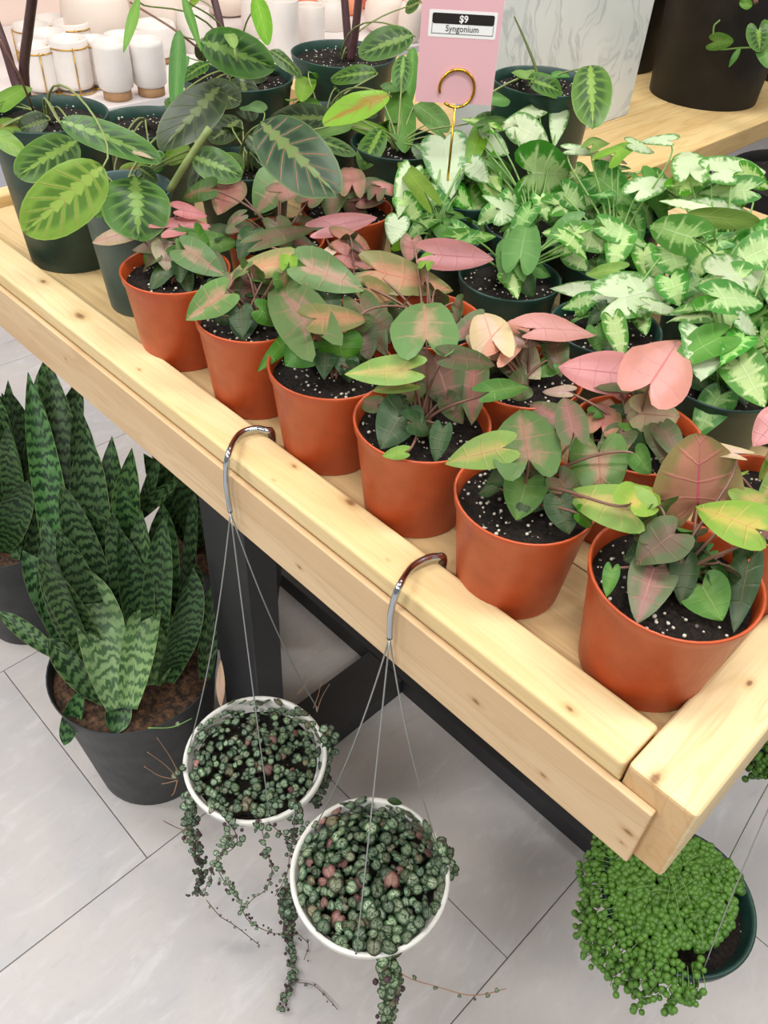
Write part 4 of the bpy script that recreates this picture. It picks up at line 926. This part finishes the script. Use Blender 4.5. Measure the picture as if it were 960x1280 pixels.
bB,rgB=bask('white basket of string of hearts on the right hook, densely filled and lower in view',-.4118,.467,.1954,.1372,(487,798),[(535,698),(514,710),(498,735),(489,765)],(554,704),
 [(394,1034),(445,1192),(553,1072)],190,43,.0245,.12,[])
# trailing strands of the left basket
A1=onZ(240,985,.17); A2=onZ(300,1030,.17); A3=onZ(330,1035,.17); A4=onZ(368,1015,.17); A5=onZ(400,930,.17)
strand(bA,[(246,985),(238,1010),(240,1045),(248,1065),(252,1085),(248,1110),(240,1120)],A1.x,A1.y,rgA,.0165,.010,.0075,2)
strand(bA,[(262,1000),(285,1028),(296,1045),(292,1060),(270,1075),(262,1100),(252,1118)],A2.x,A2.y,rgA,.013,.008,.011,1)
strand(bA,[(284,1035),(282,1055),(272,1080),(278,1098),(290,1112),(300,1125),(310,1150),(340,1166),(368,1168)],A2.x,A2.y,rgA,.012,.007,.009,1,.5)
strand(bA,[(258,1125),(275,1145),(295,1158),(325,1182)],A2.x,A2.y,rgA,.006,.005,.03,1,.6)
strand(bA,[(325,1018),(328,1040),(334,1065),(340,1090),(332,1112),(318,1122),(306,1135)],A3.x,A3.y,rgA,.013,.006,.011,1,.5)
strand(bA,[(368,995),(369,1020),(366,1045),(362,1070),(358,1095),(344,1120)],A4.x,A4.y,rgA,.014,.008,.010,1,.4)
strand(bA,[(335,1028),(350,1040),(368,1052),(392,1030)],A3.x,A3.y,rgA,.012,.010,.012,1,.2)
strand(bA,[(408,905),(412,930),(408,960),(402,985),(392,1005)],A5.x,A5.y,rgA,.017,.012,.0085,2,.2)
strand(bA,[(358,1110),(360,1150),(362,1180),(366,1215),(358,1240),(352,1262)],A4.x-.0,A4.y,rgA,.017,.010,.0068,3,.35)
strand(bA,[(363,1160),(385,1180),(380,1200)],A4.x,A4.y,rgA,.008,.006,.02,1,.6)
strand(bA,[(372,1228),(392,1232),(412,1250),(422,1262)],A4.x,A4.y,rgA,.008,.005,.02,1,.5)
# dry twigs
def twigs(root,lst,ax,ay,mat='drystem',r=.0012):
    bm=bmesh.new()
    for l in lst: tube(bm,smoothpath([nearaxis(x,y,ax,ay) for x,y in l],5),r,5,r*.5)
    obj('dry_twigs',bm,M[mat],root,world=True)
W1=onZ(225,965,.17); W2=onZ(390,880,.17)
twigs(bA,[[(224,968),(212,945),(196,922)],[(222,972),(205,955),(184,940)],[(220,974),(200,970),(180,958)],[(222,975),(212,978),(202,980)],[(222,975),(218,990),(214,995)]],W1.x,W1.y)
twigs(bA,[[(372,868),(382,855),(390,846)],[(392,885),(398,868),(402,850)],[(396,890),(402,872),(412,855)],[(360,910),(376,895)],[(375,941),(420,940)],[(240,935),(262,920),(280,912)],[(204,1026),(222,1035),(236,1039)]],W2.x,W2.y)
put_leaf(bA,onZ(276,884,.19),onZ(276,826,.26),11,'cream','lance',k=1)
twigs(bA,[[(185,910),(215,909),(240,898)]],W1.x,W1.y,'stalkw',.0014)
heart(bA,onZ(222,905,.2),.012,Vector((0,-1,1)),rgA,0)
for (hx,hy) in ((222,966),(228,960),(218,970)): heart(bA,nearaxis(hx,hy,W1.x,W1.y),.014,CAM-W1,rgA,0)
# right basket strands
B1=onZ(480,1190,.195); B2=onZ(555,1070,.195)
strand(bB,[(472,1195),(484,1188),(488,1200)],B1.x,B1.y,rgB,.026,.022,.010,1,0,1)
strand(bB,[(484,1190),(487,1215),(486,1240),(484,1262),(483,1290)],B1.x,B1.y,rgB,.020,.012,.0072,2,.15,1)
strand(bB,[(489,1205),(510,1222),(545,1233),(580,1243),(605,1243),(632,1236)],B1.x,B1.y,rgB,.008,.006,.05,1,.5,1,'drystem')
strand(bB,[(548,1050),(556,1065),(562,1075),(560,1090),(565,1100)],B2.x,B2.y,rgB,.017,.013,.0075,2,0,1)
put_leaf(bB,onZ(484,1000,.2),onZ(503,1004,.2),10,'dark','lance',k=.6)
# ---------------------------------------------------------------- strings of pearls
sph=[]
bm=bmesh.new(); bmesh.ops.create_icosphere(bm,subdivisions=2,radius=.5); m=bpy.data.meshes.new('pearl'); bm.to_mesh(m); bm.free(); m.polygons.foreach_set('use_smooth',[True]*len(m.polygons)); m.materials.append(M['pearl']); PM=m
bm=bmesh.new(); bmesh.ops.create_icosphere(bm,subdivisions=2,radius=.5); PV=[v.co.copy() for v in bm.verts]; PF=[[v.index for v in f.verts] for f in bm.faces]; bm.free()
def pearls(root,pts,rg,nobj):
    pts=sorted(pts,key=lambda p:-p[1]/depth(p[0])); near=[p for p in pts if 0<proj(p[0])[0]<960 and 0<proj(p[0])[1]<1280 ][:nobj]; ids=set(id(p) for p in near)
    for p in near:
        o=bpy.data.objects.new('pearl',PM); COL.objects.link(o); o.parent=root; o.location=p[0]-Vector(root.location); o.scale=(p[1],)*3
    vs=[];fs=[]
    for p in pts:
        if id(p) in ids: continue
        b=len(vs); vs+=[p[0]+v*p[1] for v in PV]; fs+=[[b+i for i in f] for f in PF]
    if vs:
        me=bpy.data.meshes.new('small_pearls'); me.from_pydata(vs,[],fs); obj('small_pearls',me,M['pearl'],root,kind='stuff',world=True)
def pearlpot(label,cx,cy,z,r,hangs,seed,nobj,G):
    root=thing('hanging_basket',label,'hanging plant',(cx,cy,z),'green baskets of string of pearls hung from the side rim'); basket_shell(root,r,.12,'greenpot',.026)
    wires(root,G,[Vector((cx+r*.95*math.cos(a),cy+r*.95*math.sin(a),z)) for a in (-.75,1.35,3.45)])
    hook(root,Vector((-.118,G.y,.888)),[Vector((-.117,G.y,.904)),Vector((-.105,G.y,.909)),Vector((-.07,G.y,.911)),Vector((-.036,G.y,.908)),Vector((-.026,G.y,.895)),Vector((-.027,G.y,.85))],G)
    rg=random.Random(seed); pts=[]
    for _ in range(1500):
        a=rg.uniform(0,2*PI); q=r*.92*math.sqrt(rg.random()); x,yy=q*math.cos(a),q*math.sin(a)
        da=math.cos(a-math.radians(-8))    # right front side stays a little open
        if q>r*.68 and da>.55: continue
        pts.append((Vector((cx+x,cy+yy,z-.008+.034*(1-(q/r)**2)+rg.uniform(0,.012))),rg.uniform(.0115,.0155)))
    stems_=bmesh.new()
    for (px,py,L,cnt) in hangs:
        P=onZ(px,py,z+.004); out=Vector((P.x-cx,P.y-cy,0)); q=out.length; out.normalize()
        if q<r*1.02: P=Vector((cx,cy,P.z))+out*r*1.02
        P=P+out*rg.uniform(.0,.012)
        path=[P-out*.03+UP*.004,P,P+out*.008-UP*.015]; sway=Vector((rg.uniform(-.02,.02),rg.uniform(-.02,.02),0))
        for k in range(1,6): path.append(P+out*.010+sway*(k/5)-UP*(.015+(L-.015)*k/5))
        path=smoothpath(path,4); tube(stems_,path,.0008,4)
        for i in range(int(cnt)):
            c=path[min(int(rg.random()**1.15*len(path)),len(path)-1)]; pts.append((c+Vector((rg.uniform(-1,1),rg.uniform(-1,1),rg.uniform(-1,1)))*.012,rg.uniform(.010,.0142)))
    obj('vine_stem',stems_,M['stalkw'],root,world=True)
    bm=bmesh.new()
    for _ in range(12):
        a=rg.uniform(0,2*PI); q=r*.6*math.sqrt(rg.random()); p0=Vector((cx+q*math.cos(a),cy+q*math.sin(a),z+.045)); d=Vector((rg.uniform(-1,1),rg.uniform(-1,1),0))*.03
        tube(bm,smoothpath([p0-d,p0+UP*.006,p0+d],5),.0008,5)
    obj('loose_stem',bm,M['stalkw'],root,world=True)
    pearls(root,pts,rg,nobj); return root
rgp=random.Random(5); hangs=[]
for i in range(46):
    t=i/45; # along the visible left and front rim
    a=math.radians(150+ (318-150)*t); hangs.append(a)
PCx,PCy,PZ,PR=-.022,.862,.125,.135
hl=[]
for a in hangs:
    P=Vector((PCx+PR*math.cos(a),PCy+PR*math.sin(a),PZ)); pp=proj(P); f=(math.degrees(a)-150)/168
    L=.035+.10*math.sin(PI*min(1,max(0,(f-.05)/.95)))*rgp.uniform(.55,1.1); hl.append((pp[0],pp[1],L,5+L*120))
pearlpot('dark green basket overflowing with string of pearls below the table corner',PCx,PCy,PZ,PR,hl,61,300,Vector((-.024,.872,.76)))
PC2=(-.022,1.24); P2z=.30
hl=[]
for i in range(22):
    a=math.radians(150+130*i/21); P=Vector((PC2[0]+PR*math.cos(a),PC2[1]+PR*math.sin(a),P2z)); pp=proj(P); hl.append((pp[0],pp[1],rgp.uniform(.03,.09),22))
pearlpot('second string of pearls basket further along the side rim, mostly out of frame at right',PC2[0],PC2[1],P2z,PR,hl,62,60,Vector((-.024,1.25,.76)))

# ---------------------------------------------------------------- lift everything so that the floor is z=0
for o in S.objects:
    if o.parent is None: o.location.z-=FZ
